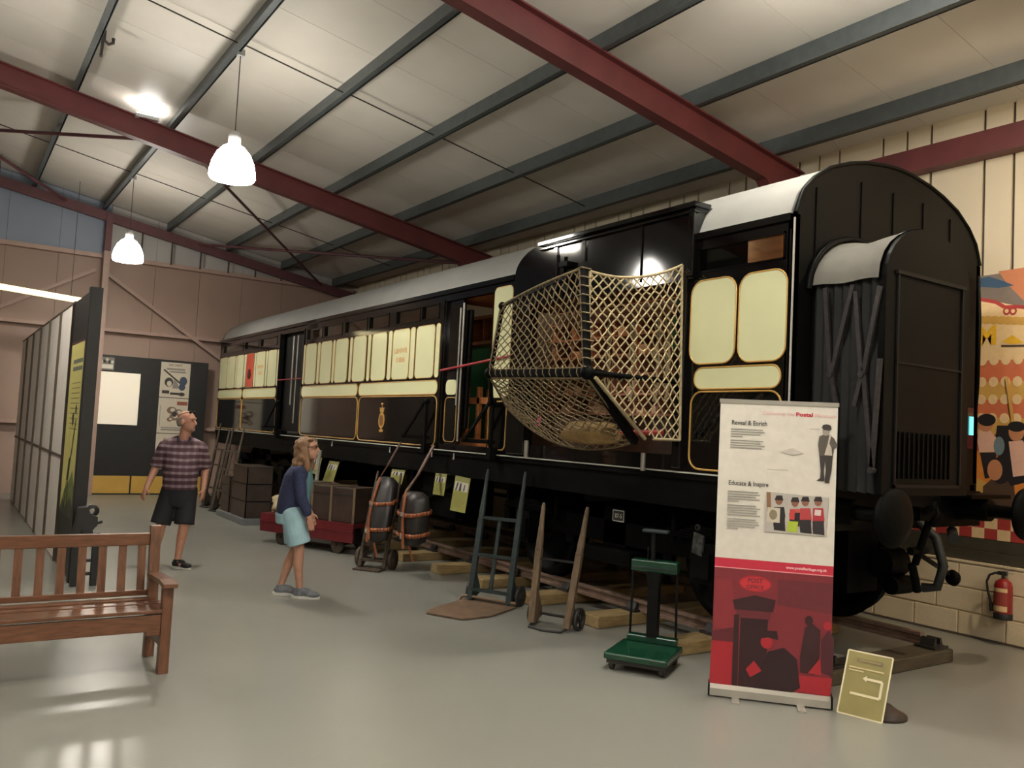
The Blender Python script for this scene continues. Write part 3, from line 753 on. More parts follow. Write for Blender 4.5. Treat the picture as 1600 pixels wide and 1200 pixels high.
def net(c00, c10, c11, c01, nu, nv, r, sag=0.0, bow=Vector((0, 0, 0)), topsag=0.0, jit=.008, cut=None):
    """diamond mesh on a bilinear patch, u from c00 to c10, v from c00 to c01; cut: (a, b) drops all below that slanting edge"""
    c00, c10, c11, c01 = map(V3, (c00, c10, c11, c01)); mb = MB(); rnd = random.Random(nu * 31 + nv)
    memo = {}
    def pt(i, j):
        if (i, j) in memo: return memo[(i, j)]
        u, v = i / (2 * nu), j / (2 * nv)
        p = (c00 * (1 - u) + c10 * u) * (1 - v) + (c01 * (1 - u) + c11 * u) * v
        k = 4 * u * (1 - u); p = p + bow * (k * math.sin(PI * v)) - Vector((0, 0, 1)) * (k * (sag * (1 - v) ** 2 + topsag * v ** 4))
        if 0 < i < 2 * nu and 0 < j < 2 * nv: p = p + Vector((rnd.uniform(-jit, jit), rnd.uniform(-jit, jit), rnd.uniform(-jit, jit)))
        memo[(i, j)] = p; return p
    def side(p):                                            # above (>0) or below the slanting edge
        a_, b_ = cut; f_ = (p.x - a_.x) / (b_.x - a_.x); return p.z - (a_.z + (b_.z - a_.z) * f_)
    def strand(pts, rad, n_=4):
        if not cut: mb.tube(pts, rad, n=n_, caps=False); return
        run = []
        for k, p in enumerate(pts):
            s1 = side(p)
            if run or s1 >= 0:
                if s1 >= 0:
                    if not run and k: 
                        s0 = side(pts[k - 1]); run.append(pts[k - 1].lerp(p, -s0 / (s1 - s0)))
                    run.append(p)
                else:
                    s0 = side(pts[k - 1]); run.append(pts[k - 1].lerp(p, s0 / (s0 - s1)))
                    if len(run) > 1: mb.tube(run, rad, n=n_, caps=False)
                    run = []
        if len(run) > 1: mb.tube(run, rad, n=n_, caps=False)
    for s in range(-2 * nv, 2 * nu + 1, 2):
        for sg in (1, -1):
            line = [(s + j if sg == 1 else s + 2 * nv - j, j) for j in range(2 * nv + 1)]
            line = [q for q in line if 0 <= q[0] <= 2 * nu]
            if len(line) > 1: strand([pt(*q) for q in line], r)
    for q in ([(i, 0) for i in range(2 * nu + 1)], [(i, 2 * nv) for i in range(2 * nu + 1)], [(0, j) for j in range(2 * nv + 1)], [(2 * nu, j) for j in range(2 * nv + 1)]):
        strand([pt(*k) for k in q], r * 1.7, 5)
    if cut: mb.tube([cut[0], cut[0].lerp(cut[1], .5), cut[1]], r * 2.2, n=6)
    return mb
# end panel: coach post -> outer post;  lower edge follows the strut
e_tl, e_tr = onX(922, 424, XO + .03), onX(1066, 414, X0 - .06)
e_br, e_bl = onX(1062, 688, X0 - .06), onX(930, 590, XO + .05)
low = onX(1008, 686, 4.45)
virt = Vector((e_bl.x, e_tl.y, e_br.z))
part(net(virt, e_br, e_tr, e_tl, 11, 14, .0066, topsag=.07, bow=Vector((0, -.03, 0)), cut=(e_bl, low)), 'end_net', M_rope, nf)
# triangular lower piece of the end panel
# outer panel: outer post -> far corner
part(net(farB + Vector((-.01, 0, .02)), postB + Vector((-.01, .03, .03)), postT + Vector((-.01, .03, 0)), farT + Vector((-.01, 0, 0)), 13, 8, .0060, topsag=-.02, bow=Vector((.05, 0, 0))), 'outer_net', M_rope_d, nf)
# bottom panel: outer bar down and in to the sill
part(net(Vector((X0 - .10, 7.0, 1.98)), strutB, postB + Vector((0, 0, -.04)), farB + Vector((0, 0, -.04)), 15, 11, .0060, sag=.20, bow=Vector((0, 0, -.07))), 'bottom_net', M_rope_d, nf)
# short lashings round the post and bar
m2 = MB()
for i in range(12): 
    q = postT.lerp(postB, i / 11.5); m2.tube([q + Vector((-.03, .05, 0)), q + Vector((-.035, -.02, .005)), q + Vector((.03, -.05, -.005))], .005, n=4)
for i in range(16):
    q = postB.lerp(farB, i / 15.5); m2.tube([q + Vector((-.03, 0, .05)), q + Vector((-.035, 0, -.005)), q + Vector((0, 0, -.05))], .004, n=4)
tag(part(m2, 'lashing', M_rope_d, nf), kind='stuff')
part(MB().cyl((X0 - .10, 4.80, 1.79), (X0 - .10, 5.35, 1.77), .022, n=8), 'net_release_bar', M_redpole)
part(MB().cyl((X0 - .1, 6.62, 1.50), (X0 - .1, 6.62, 1.66), .022, n=8).cyl((X0 - .1, 5.0, 1.48), (X0 - .1, 5.0, 1.62), .02, n=8), 'net_hinge', M_alu)

# ---- pouch delivery arms folded by the doors
for yy in (8.72, 7.30, 13.95):
    m2 = MB()
    m2.cyl((X0 - .07, yy, 1.50), (X0 - .07, yy, 2.02), .020, n=8).ball((X0 - .07, yy, 2.04), .04, 8, 6)
    m2.bar((X0 - .10, yy + .02, 2.02), (X0 - .14, yy + .42, 1.62), .022, .032).bar((X0 - .03, yy + .1, 1.62), (X0 - .14, yy + .45, 1.62), .03, .04)
    m2.box((X0 - .10, yy - .04, 1.44), (X0, yy + .04, 1.56))
    part(m2, 'delivery_arm', M_under)
for yy in (8.1, 8.6, 9.7, 11.6, 12.2): part(MB().cyl((X0 - .03, yy, 1.40), (X0 - .03, yy, 1.47), .012, .006, n=6), 'sill_bolt', M_alu)

# ---- underframe
part(MB().box((X0 + .02, Y0, 1.22), (X0 + .10, Y1, 1.49)).box((X1 - .10, Y0, 1.24), (X1 - .03, Y1, 1.49)).box((X0 - .004, Y0, 1.44), (X0 + .03, Y1, 1.49)).box((X0 + .1, Y0 + .2, 1.30), (X1 - .1, Y1, 1.48)), 'solebar', M_under)
for xx in (X0 + .12, X1 - .12):
    mb = MB(); mb.bar((xx, 7.9, 1.26), (xx, 9.3, .78), .04, .05).bar((xx, 9.3, .78), (xx, 12.4, .78), .04, .05).bar((xx, 12.4, .78), (xx, 13.8, 1.26), .04, .05).box((xx - .03, 9.27, .78), (xx + .03, 9.33, 1.26)).box((xx - .03, 12.37, .78), (xx + .03, 12.43, 1.26))
    part(mb, 'truss_rod', M_under)
part(MB().box((X0 + .15, 8.3, .72), (X0 + .65, 9.1, 1.24)).box((X0 + .13, 8.28, .98), (X0 + .15, 9.12, 1.0)), 'battery_box', M_under)
part(MB().cyl((XC, 9.9, .98), (XC, 11.2, .98), .22, n=18), 'gas_cylinder', M_under)
part(MB().cyl((5.5, 7.75, .7), (5.5, 7.75, 1.25), .2, n=16), 'vacuum_cylinder', M_under)
RG = .49
def bogie(yc):
    b = part(MB().box((5.12, yc - 1.65, .78), (5.18, yc + 1.65, .98)).box((6.77, yc - 1.65, .78), (6.83, yc + 1.65, .98)).box((5.12, yc - .15, .75), (6.83, yc + .15, 1.1)).box((5.12, yc - 1.65, .80), (6.83, yc - 1.58, 1.0)).box((5.12, yc + 1.58, .80), (6.83, yc + 1.65, 1.0)).box((5.0, yc - .35, .62), (5.2, yc + .35, .74)), 'bogie_frame', M_under)
    for dy in (-1.22, 1.22):
        ax = part(MB().cyl((5.02, yc + dy, .30 + RG), (6.93, yc + dy, .30 + RG), .07, n=12), 'axle', M_under, b)
        for xx in (5.33, 6.69):
            s = -1 if xx < 6 else 1
            part(MB().lathe([(.0, -.03), (.12, -.05), (.12, .02), (RG - .09, .0), (RG - .07, -.06), (RG - .0, -.06), (RG + .0, .05), (RG + .03, .075), (RG - .07, .075), (RG - .09, .03), (.0, .05)], (xx - .01 * s, yc + dy, .30 + RG), (-s, 0, 0), 40), 'wheel', M_under, b)
        m2 = MB().box((4.95, yc + dy - .12, .64), (5.12, yc + dy + .12, .95)).box((4.93, yc + dy - .09, .68), (4.95, yc + dy + .09, .88))
        for k in range(5): m2.box((5.0, yc + dy - .42 + k * .06, .96 + k * .022), (5.10, yc + dy + .42 - k * .06, .978 + k * .022))
        part(m2, 'axle_box', M_under, b)
        for sx in (-1, 1):
            m2 = MB(); m2.bar((5.16, yc + dy + sx * .56, .70), (5.16, yc + dy + sx * .54, 1.0), .06, .10).cyl((5.06, yc + dy + sx * .42, .9), (5.06, yc + dy + sx * .42, 1.12), .025, n=8)
            part(m2, 'brake_gear', M_under, b)
bogie(5.84); bogie(15.6)
# maker's plates on the near bogie and sole
pl = onX(967, 806, 4.90)
t = part(MB().box((4.895, pl.y - .075, pl.z - .05), (4.90, pl.y + .075, pl.z + .05)), 'number_plate', M_iron)
ar = Art((4.894, pl.y + .07, pl.z - .045), (0, -1, 0), (0, 0, 1)); wp = flat('plate_white', 190, 190, 180)
ar.line([(0, 0), (.14, 0)], .008, wp).line([(.14, 0), (.14, .09)], .008, wp).line([(.14, .09), (0, .09)], .008, wp).line([(0, .09), (0, 0)], .008, wp).text(.025, .028, '87-5', .05, wp, .001, width=.09)
ar.build('plate_lettering', t)
q = onX(1090, 850, 4.93)
t = part(MB().prism([(4.925, q.y + a, q.z + b) for a, b in ((-.05, -.09), (.055, -.07), (.04, .09), (-.06, .07))], (.02, 0, 0)), 'cast_plate', mat('worn_plate', (.10, .10, .095), .35, metal=.5, var=.6, scale=25))
part(MB().lathe([(.012, -.012), (.026, -.012), (.026, .012), (.012, .012)], (4.92, q.y - .01, q.z + .13), (1, 0, 0), 14), 'plate_ring', M_iron, t)

# ---- near end
mb = MB(); mb.prism([(x, Y0, z) for x, z in [(X0, ZB - .1), (X0, ZG)] + ROOFP + [(X1, ZG), (X1, ZB - .1)]], (0, .05, 0)); part(mb, 'near_end', M_end)
mb = MB(); mb.tube([(x, Y0, z + .006) for x, z in ROOFP], .016, n=6); part(mb, 'roof_rim', M_end)
for px in (1275, 1345, 1395, 1442, 1484):
    q = onY(px, 340 if px < 1470 else 370, Y0)
    zr = min(3.86 - .30 * (abs(q.x - XC) / 1.2) ** 2 - .10, 3.7)
    part(MB().box((q.x - .007, Y0 - .010, 2.2), (q.x + .007, Y0, zr)), 'end_rib', M_end)
# offset gangway: front plate, bellows, hood, lazy tongs
GX0, GX1, GYF = 4.945, 5.96, 3.13
GC = (GX0 + GX1) / 2; GR = (GX1 - GX0) / 2
def arch(x0, x1, zs, rise, n=16):
    c = (x0 + x1) / 2; h = (x1 - x0) / 2
    return [(c - h * math.cos(PI * i / n), zs + rise * math.sin(PI * i / n)) for i in range(n + 1)]
mb = MB(); o = [(GX0, 1.45)] + arch(GX0, GX1, 2.86, .37) + [(GX1, 1.45)]
mb.prism([(x, GYF, z) for x, z in o], (0, .05, 0)); gp = part(mb, 'gangway_plate', M_end, bevel=.01)
mb = MB(); mb.box((GX0 + .12, GYF - .012, 1.50), (GX1 - .10, GYF, 1.52)).box((GX0 + .12, GYF - .012, 1.5), (GX0 + .135, GYF, 2.88)).box((GX1 - .115, GYF - .012, 1.5), (GX1 - .10, GYF, 2.88)).box((GX0 + .10, GYF - .018, 2.88), (GX1 - .08, GYF, 2.905)).box((GX0 + .12, GYF - .01, 2.30), (GX1 - .1, GYF, 2.312))
part(mb, 'gangway_shutter', M_blackm, gp)
mb = MB()
for k in range(12): mb.box((GX0 + .16 + k * .055, GYF - .014, 1.56), (GX0 + .172 + k * .055, GYF, 1.86))
tag(part(mb, 'shutter_slat', M_end, gp), kind='stuff')
mb = MB()                                                    # concertina folds
nf_ = 7
for k in range(nf_):
    y = GYF + .06 + k * (Y0 - GYF - .08) / nf_; dd = .035
    o0 = [(GX0 + .03, 1.45)] + arch(GX0 + .03, GX1 - .03, 2.82, .35) + [(GX1 - .03, 1.45)]
    ring = [(x, y, z) for x, z in o0]; ring2 = [(x + (-.03 if x < GC else .03), y + .038, z + .012) for x, z in o0]; ring3 = [(x, y + .076, z) for x, z in o0]
    nn = len(ring)
    mb.add(ring + ring2 + ring3, [(i, i + 1, nn + i + 1, nn + i) for i in range(nn - 1)] + [(nn + i, nn + i + 1, 2 * nn + i + 1, 2 * nn + i) for i in range(nn - 1)])
part(mb, 'bellows', M_bellows)
mb = MB()                                                    # canvas hood, sagging between the plate and the end
na, nb = 14, 10; vs_ = []
for j in range(nb + 1):
    f = j / nb; y = GYF + .035 + (Y0 - .02 - GYF - .035) * f; sag = .035 * math.sin(PI * f) + .02 * f
    for i in range(na + 1):
        a = PI * i / na; c, h = GC, GR + .035 - .01 * math.sin(PI * f)
        vs_.append((c - h * math.cos(a), y, 2.84 + (.40 - sag) * math.sin(a) + .006 * math.sin(9 * f + i)))
fs = [(j * (na + 1) + i, j * (na + 1) + i + 1, (j + 1) * (na + 1) + i + 1, (j + 1) * (na + 1) + i) for j in range(nb) for i in range(na)]
mb.add(vs_, fs, 0, True)
part(mb, 'canvas_hood', M_canvas)
part(MB().tube([(GC - (GR + .045) * math.cos(PI * (i - 1) / 14), Y0 - .02, 2.82 + .43 * math.sin(PI * max(i - 1, 0) / 14)) for i in range(1, 14)], .024, n=8), 'hood_hoop', M_end)
mb = MB(); XS = GX0 - .035
def sp(px, py): return onX(px, py, XS)
for pa, pb in (((1290, 450), (1297, 584)), ((1333, 445), (1299, 584)), ((1337, 455), (1346, 584)), ((1375, 447), (1349, 584)), ((1299, 586), (1306, 630)), ((1346, 586), (1335, 635)), ((1350, 586), (1362, 735)), ((1375, 560), (1362, 735))):
    p, q = sp(*pa), sp(*pb); mb.bar(p, q, .018, .03, up=(0, 1, 0.2))
for q in ((1298, 585), (1347, 585), (1362, 735)): 
    w = sp(*q); mb.cyl((w.x - .02, w.y, w.z), (w.x + .02, w.y, w.z), .022, n=8)
part(mb, 'lazy_tongs', M_strap)
# headstock, buffers, coupling, hoses
hs = part(MB().box((X0 + .05, Y0 - .06, 1.16), (X1 - .05, Y0 + .06, 1.44)), 'headstock', M_under)
part(MB().box((6.55, Y0 - .30, 1.40), (7.15, Y0, 1.43)), 'end_step', M_under, hs)
for xx in (5.10, 6.84):
    b = part(MB().cyl((xx, Y0 - .06, 1.31), (xx, Y0 - .30, 1.31), .10, .085, n=18).cyl((xx, Y0 - .30, 1.31), (xx, Y0 - .56, 1.31), .05, n=14), 'buffer_stock', M_under, hs)
    part(MB().lathe([(.0, .06), (.10, .055), (.18, .03), (.2, .0), (.19, -.02), (.05, -.03)], (xx, Y0 - .56, 1.31), (0, -1, 0), 26), 'buffer_head', M_under, b)
m2 = MB().box((XC - .05, Y0 - .26, 1.24), (XC + .05, Y0 - .06, 1.34)).tube([(XC, Y0 - .26, 1.30), (XC, Y0 - .34, 1.36), (XC, Y0 - .38, 1.30), (XC, Y0 - .32, 1.22)], .03, n=8)
m2.cyl((XC - .1, Y0 - .22, 1.02), (XC + .1, Y0 - .22, 1.02), .03, n=8).cyl((XC, Y0 - .30, 1.24), (XC, Y0 - .20, .92), .028, n=8).cyl((XC - .04, Y0 - .20, .92), (XC + .04, Y0 - .2, .72), .03, n=8)
m2.bar((XC, Y0 - .22, 1.0), (6.62, Y0 - .10, .80), .02, .03).lathe([(.0, -.03), (.05, -.03), (.065, 0), (.05, .03), (.0, .03)], (6.68, Y0 - .1, .765), (1, -.3, 0), 14)
part(m2, 'screw_coupling', M_under, hs)
part(MB().tube([(6.25, Y0 - .06, 1.2), (6.25, Y0 - .2, 1.1), (6.25, Y0 - .26, .9), (6.24, Y0 - .22, .74), (6.22, Y0 - .12, .72)], .035, n=10).cyl((6.8, Y0 - .02, 1.12), (6.4, Y0 - .25, 1.10), .04, n=10), 'vacuum_hose', M_rubber, hs)
part(MB().box((5.9, Y0 + .3, .62), (6.3, Y0 + .8, 1.2)).cyl((6.15, Y0 + .2, .86), (6.4, Y0 + .2, .86), .12, n=12).cyl((6.15, Y0 + .1, .70), (6.4, Y0 + .1, .70), .07, n=10), 'brake_cylinder', M_under)
# right hand edge: grab rail and a tail lamp, its cyan reflection painted as a glow
part(MB().tube([onY(1529, 432, Y0 - .03), onY(1531, 500, Y0 - .10), onY(1528, 600, Y0 - .12), onY(1524, 650, Y0 - .03)], .013, n=8), 'grab_rail', M_end)
q = onY(1508, 668, Y0 - .05)
tl = part(MB().box((q.x - .07, q.y - .04, q.z - .17), (q.x + .05, q.y + .05, q.z + .16)), 'tail_lamp', M_black)
part(MB().box((q.x - .02, q.y - .05, q.z - .06), (q.x + .035, q.y - .04, q.z + .09)), 'cyan_reflection', mat('cyan_reflection_glow', (.18, .80, .85), .2, var=.05, emit=.7), tl)
# ================================================================== track
SLY = [3.97, 5.05, 6.05, 7.07, 8.02, 8.95] + [9.95 + k for k in range(9)]
stim = mesh_of(MB().box((-1.06, -.125, 0), (1.06, .125, .105)), 'timber', M_timber)
SLL = {0: 'timber sleeper in painted shade under the rail ends at the coach buffers', 1: 'pale timber sleeper ending behind the green platform scale', 2: 'pale timber sleeper ending beside the spoked wheel of the brown truck', 3: 'pale timber sleeper ending between the green and brown sack trucks',
       4: 'pale timber sleeper ending behind the green sack truck', 5: 'pale timber sleeper whose end lies under the hanging leather pouch'}
stim0 = mesh_of(MB().box((-1.06, -.125, 0), (1.06, .125, .105)), 'timber', M_timber_shade)  # first sleeper: its shadow is put into the timber colour
smb = MB().box((-.17, -.09, 0), (.17, .09, .03)).prism([(-.12, -.06, .03), (-.045, -.06, .03), (-.045, -.06, .12), (-.075, -.06, .12)], (0, .12, 0)).prism([(.12, -.06, .03), (.045, -.06, .03), (.04, -.06, .11), (.07, -.06, .12)], (0, .12, 0)).box((-.045, -.06, .03), (.045, .06, .045))
schair = mesh_of(smb, 'rail_chair', M_iron)
for k, y in enumerate(SLY):
    t = thing('sleeper', SLL.get(k, 'short pale timber sleeper under the track beyond the hanging leather pouches'), 'sleeper', (6.11, y, 0), group='timber sleepers under the coach')
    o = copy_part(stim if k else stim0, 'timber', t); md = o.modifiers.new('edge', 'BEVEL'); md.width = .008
    for x in (5.615, 7.05): copy_part(schair, 'rail_chair', t, (x - 6.11, 0, .105), scale=(.62, 1, .72))
for x, nm in ((5.615, 'rusty rail of the display track on the side of the sack trucks'), (7.05, 'rusty rail of the display track on the side of the block wall')):
    pr = [(-.033, .0), (.033, .0), (.033, .025), (.010, .04), (.010, .085), (.034, .10), (.034, .128), (.026, .136), (-.026, .136), (-.034, .128), (-.034, .10), (-.010, .085), (-.010, .04), (-.033, .025)]
    mb = MB(); mb.prism([(x + a, 4.05, .110 + b * .76) for a, b in pr], (0, 14.4, 0))
    solo(mb, 'rail', M_rail, nm, 'rail', 'display track rails', (x, 11, .11))

# ================================================================== sack trucks
def sack_truck(label, base, rz, w, h, lean, mw, miron, wr=.11, top_w=None, bars=(.3, .62, 1.0), slat=True, toe=.78, group='old sack trucks beside the coach', name='sack_truck', stile=(.05, .035), toe_m=None, toe_w=None, spokes=False):
    t = thing(name, label, 'sack truck', (base[0], base[1], 0), rz, group)
    tw = (top_w or w) / 2; hw = w / 2
    L = lambda f, s: Vector((s * (hw + (tw - hw) * f), lean * f, .03 + (h - .03) * f))
    for s in (-1, 1):
        mb = MB()
        mb.bar(L(0, s), L(.62, s), stile[0], stile[1], up=(0, 1, 0))
        mb.tube([L(.60, s), L(.68, s), L(.82, s), L(.96, s), L(1.0, s)], [stile[0] * .55, stile[0] * .56, stile[0] * .40, stile[0] * .33, stile[0] * .22], n=10)
        build(mb, 'stile', mw, t, False)
    for f in bars: build(MB().bar(L(f / h, -1), L(f / h, 1), .045 if slat else .02, .03 if slat else .018, up=(0, 0, 1)), 'cross_bar', mw if slat else miron, t, False)
    if slat: build(MB().bar(L(.06, 0), L(max(bars) / h, 0), .035, .02, up=(0, 1, 0)), 'slat', mw, t, False)
    tw2 = (toe_w or w * 1.15) / 2
    if toe > .3:
        o = [(-tw2, .02), (tw2, .02), (tw2, -toe * .62), (tw2 * .55, -toe), (-tw2 * .75, -toe), (-tw2, -toe * .8)]
        mb = MB(); mb.prism([(a, b, .006) for a, b in o], (0, 0, .012)); build(mb, 'toe_plate', toe_m or miron, t, False)
        build(MB().tube([(-tw2 - .03, -.02, .012), (-tw2 - .01, -.01, .05), (-tw2 + .04, 0, .055), (tw2, 0, .05)], .016, n=8), 'toe_bar', toe_m or miron, t, False)
    elif toe > .12:
        build(MB().box((-hw - .01, -toe, .004), (hw + .01, .02, .022)), 'toe_plate', miron, t, False)
    else:
        build(MB().tube([(-hw, .0, .03), (-hw * .9, -toe, .012), (0, -toe * 1.5, .010), (hw * .9, -toe, .012), (hw, 0, .03)], .013, n=8), 'toe_bar', miron, t, False)
    for s in (-1, 1):
        x = s * (hw + .055)
        mb = MB(); c = (x, .13, wr)
        if spokes:
            mb.lathe([(wr - .02, -.018), (wr, -.018), (wr, .018), (wr - .02, .018), (wr - .02, -.018)], c, (1, 0, 0), 24); mb.cyl((x - .025, .13, wr), (x + .025, .13, wr), .022, n=10)
            for k in range(5):
                a = 2 * PI * k / 5; mb.bar((x, .13, wr), (x, .13 + (wr - .01) * math.cos(a), wr + (wr - .01) * math.sin(a)), .014, .012, up=(1, 0, 0))
        else:
            mb.lathe([(.0, -.03), (.03, -.03), (.035, -.015), (wr - .02, -.015), (wr, -.02), (wr, .02), (wr - .02, .015), (.035, .015), (.03, .03), (.0, .03)], c, (1, 0, 0), 24)
        build(mb, 'wheel', M_iron if spokes else miron, t, False)
        build(MB().prism([(s * hw * .98 - .012, .0, .02), (s * hw * .98 - .012, .16, wr - .03), (s * hw * .98 - .012, .16, wr + .04), (s * hw * .98 - .012, .05, .36)], (.024, 0, 0)), 'wheel_bracket', mw, t, False)
    build(MB().cyl((-hw - .08, .13, wr), (hw + .08, .13, wr), .013, n=8), 'axle', M_iron, t, False)
    return t
sack_truck('green painted sack truck with a broad rusty toe plate on the floor', (4.68, 7.18), math.radians(-61.9), .44, 1.335, .24, M_greentruck, M_iron, wr=.10, bars=(.10, .45, .83), toe=.78, toe_m=M_rust, toe_w=.60, stile=(.055, .04))
sack_truck('bare brown wooden sack truck with spoked wheels beside the green platform scale', (4.626, 6.10), math.radians(-64.2), .35, 1.09, .22, M_oldwood, M_iron, wr=.10, top_w=.45, bars=(.58,), slat=False, toe=.08, stile=(.06, .045), spokes=True)
sack_truck('narrow brown sack truck leaning with a dark leather pouch on it', (4.43, 9.42), math.radians(-51), .32, 1.16, .36, M_oldwood_d, M_oldwood_d, wr=.12, bars=(.08, .26), toe=.16, stile=(.045, .035))
sack_truck('tall dark worn barrow standing at the far end of the coach', (4.42, 16.75), math.radians(-62), .36, 1.62, .30, M_oldwood_d, M_iron, bars=(.35, .8, 1.1), toe=.10, slat=True)
sack_truck('grey-brown worn barrow standing close by the brown crate', (4.40, 16.05), math.radians(-58), .34, 1.55, .34, mat('grey_old_wood', (.085, .066, .048), .65, var=.35, scale=6), M_iron, bars=(.35, .75, 1.1), toe=.10)
# things at the far end of the coach
def crate(name, label, cat, lo, hi, m, mb2=None, nsl=4, group=None):
    cx, cy = (lo[0] + hi[0]) / 2, (lo[1] + hi[1]) / 2
    t = thing(name, label, cat, (cx, cy, lo[2]), 0, group)
    build(MB().box((lo[0] + .012, lo[1] + .012, lo[2] + .005), (hi[0] - .012, hi[1] - .012, hi[2] - .015)), 'box_body', mb2 or M_blackm, t)
    for k in range(nsl):
        z0 = lo[2] + (hi[2] - lo[2]) * k / nsl; z1 = lo[2] + (hi[2] - lo[2]) * (k + .92) / nsl
        build(MB().box((lo[0], lo[1], z0), (lo[0] + .014, hi[1], z1)).box((lo[0], lo[1], z0), (hi[0], lo[1] + .014, z1)).box((hi[0] - .014, lo[1], z0), (hi[0], hi[1], z1)), 'board', m, t)
    build(MB().box((lo[0], lo[1], hi[2] - .02), (hi[0], hi[1], hi[2])), 'lid', m, t)
    return t
plinth_t = solo(MB().box((4.20, 13.9, 0), (4.86, 15.5, .10)), 'display_plinth', mat('grey_plinth', (.14, .15, .15), .5), 'low grey plinth under the brown crate and black trunk', 'plinth', loc=(4.53, 14.7, 0), bevel=.01)
crate('wooden_crate', 'old reddish brown wooden crate on the low grey plinth', 'crate', (4.26, 14.95, .10), (4.62, 15.45, .72), M_oldwood_d, M_darkwood)
crate('black_trunk', 'tall black trunk beside the reddish brown crate on the plinth', 'trunk', (4.26, 14.0, .10), (4.70, 14.8, .95), M_trunk, M_blackm, 3)
# lantern bits on the crate
t = thing('brass_lamp', 'small brass and orange lamp standing on the brown crate', 'lamp', (4.4, 15.1, .72))
build(MB().lathe([(.0, 0), (.07, 0), (.07, .02), (.03, .05), (.05, .10), (.055, .18), (.03, .22), (.0, .23)], n=14), 'body', mat('brass', (.45, .19, .04), .3, metal=.7), t, False)
build(MB().tube([(-.05, 0, .18), (-.06, 0, .27), (0, 0, .31), (.06, 0, .27), (.05, 0, .18)], .006, n=6), 'handle', M_iron, t, False)
# ================================================================== platform barrow with luggage
TB = (4.50, 11.30); TR = math.radians(-65)
tr = thing('platform_barrow', 'low dark red platform barrow carrying a dark trunk', 'barrow', (TB[0], TB[1], 0), TR)
LX = .86
build(MB().box((-LX, -.28, .36), (LX, .34, .42)), 'deck', M_trolley, tr, False, .006)
build(MB().box((-LX, -.30, .17), (LX, -.27, .42)).box((-LX, -.31, .30), (LX, -.30, .325)), 'side_board', M_trolley, tr, False)
build(MB().box((-LX, .33, .17), (LX, .36, .42)), 'side_board', M_trolley, tr, False)
for x in (-.52, .52):
    for y in (-.2, .26): build(MB().lathe([(.0, -.025), (.03, -.03), (.09, -.02), (.105, -.02), (.105, .02), (.09, .02), (.03, .03), (.0, .025)], (x, y, .105), (0, 1, 0), 20), 'wheel', M_oldwood_d, tr, False)
    build(MB().cyl((x, -.24, .105), (x, .30, .105), .014, n=8).box((x - .03, -.16, .10), (x + .03, .22, .36)), 'axle', M_iron, tr, False)
ts = thing('luggage_trunk', 'dark brown travelling trunk with pale battens on the red barrow', 'trunk', (TB[0] + .42 * math.cos(TR), TB[1] + .42 * math.sin(TR), .42), TR)
build(MB().box((-.385, -.24, 0), (.40, .24, .46)), 'body', M_trunk, ts, False, .01)
build(MB().box((-.39, -.25, .36), (.41, .25, .375)), 'lid_band', M_iron, ts, False)
for x in (-.37, -.02, .385): build(MB().box((x - .018, -.252, 0), (x + .018, -.24, .46)).box((x - .018, -.252, .46), (x + .018, .25, .47)), 'batten', M_oldwood, ts, False)
ts = thing('tea_chest', 'worn brown plywood chest on the red barrow behind the woman', 'chest', (TB[0] - .27 * math.cos(TR), TB[1] - .27 * math.sin(TR), .42), TR)
build(MB().box((-.25, -.22, 0), (.25, .22, .48)), 'body', M_oldwood_d, ts, False)
for x in (-.25, .25):
    for y in (-.22, .22): build(MB().box((x - .022, y - .022, 0), (x + .022, y + .022, .485)), 'corner_strip', M_oldwood, ts, False)
# cream sack lying against the barrow's end and an upright grey plank
def blob(label, name, cat, c, r, m, seed, squash=.25, rz=0, parts=()):
    mb = MB(); rnd = random.Random(seed); n, k = 18, 12; vs_ = []
    for i in range(k + 1):
        th = PI * i / k
        for j in range(n):
            ph = 2 * PI * j / n
            f = 1 + squash * (math.sin(3 * ph + seed) * .25 + math.sin(2 * th * 2 + ph * 2 + seed) * .25) + rnd.uniform(-.03, .03)
            s = abs(math.sin(th)) ** .6 * (1 if math.sin(th) >= 0 else -1)
            vs_.append((r[0] * s * math.cos(ph) * f, r[1] * s * math.sin(ph) * f, r[2] * (1 + math.copysign(abs(math.cos(th)) ** .7, math.cos(th)))))
    mb.add(vs_, [(i * n + j, (i + 1) * n + j, (i + 1) * n + (j + 1) % n, i * n + (j + 1) % n) for i in range(k) for j in range(n)], 0, True)
    o = link(name, mesh_of(mb, name, m)); o.location = c; o.rotation_euler = (0, 0, rz); return tag(o, label, cat)
q = onX(428, 812, 4.12)
blob('cream canvas mail sack slumped on the end of the red barrow', 'mail_sack', 'sack', (TB[0] - .70 * math.cos(TR), TB[1] - .70 * math.sin(TR), .42), (.13, .22, .13), M_sack, 3, squash=.5, rz=TR)
q = Vector((4.30, 12.02, 0))
tp = thing('folding_stand', 'pale grey upright frame behind the chest on the barrow', 'stand', (4.62, 12.30, 0), TR)
for s in (-1, 1): build(MB().bar((s * .16, 0, 0), (s * .16, .10, 1.32), .05, .03), 'upright', mat('pale_grey_wood', (.28, .27, .22), .6), tp, False)
build(MB().box((-.17, .06, 1.02), (.17, .10, 1.10)).box((-.17, .02, .5), (.17, .06, .57)), 'cross_rail', mat('cream_rail', (.40, .33, .22), .6), tp, False)

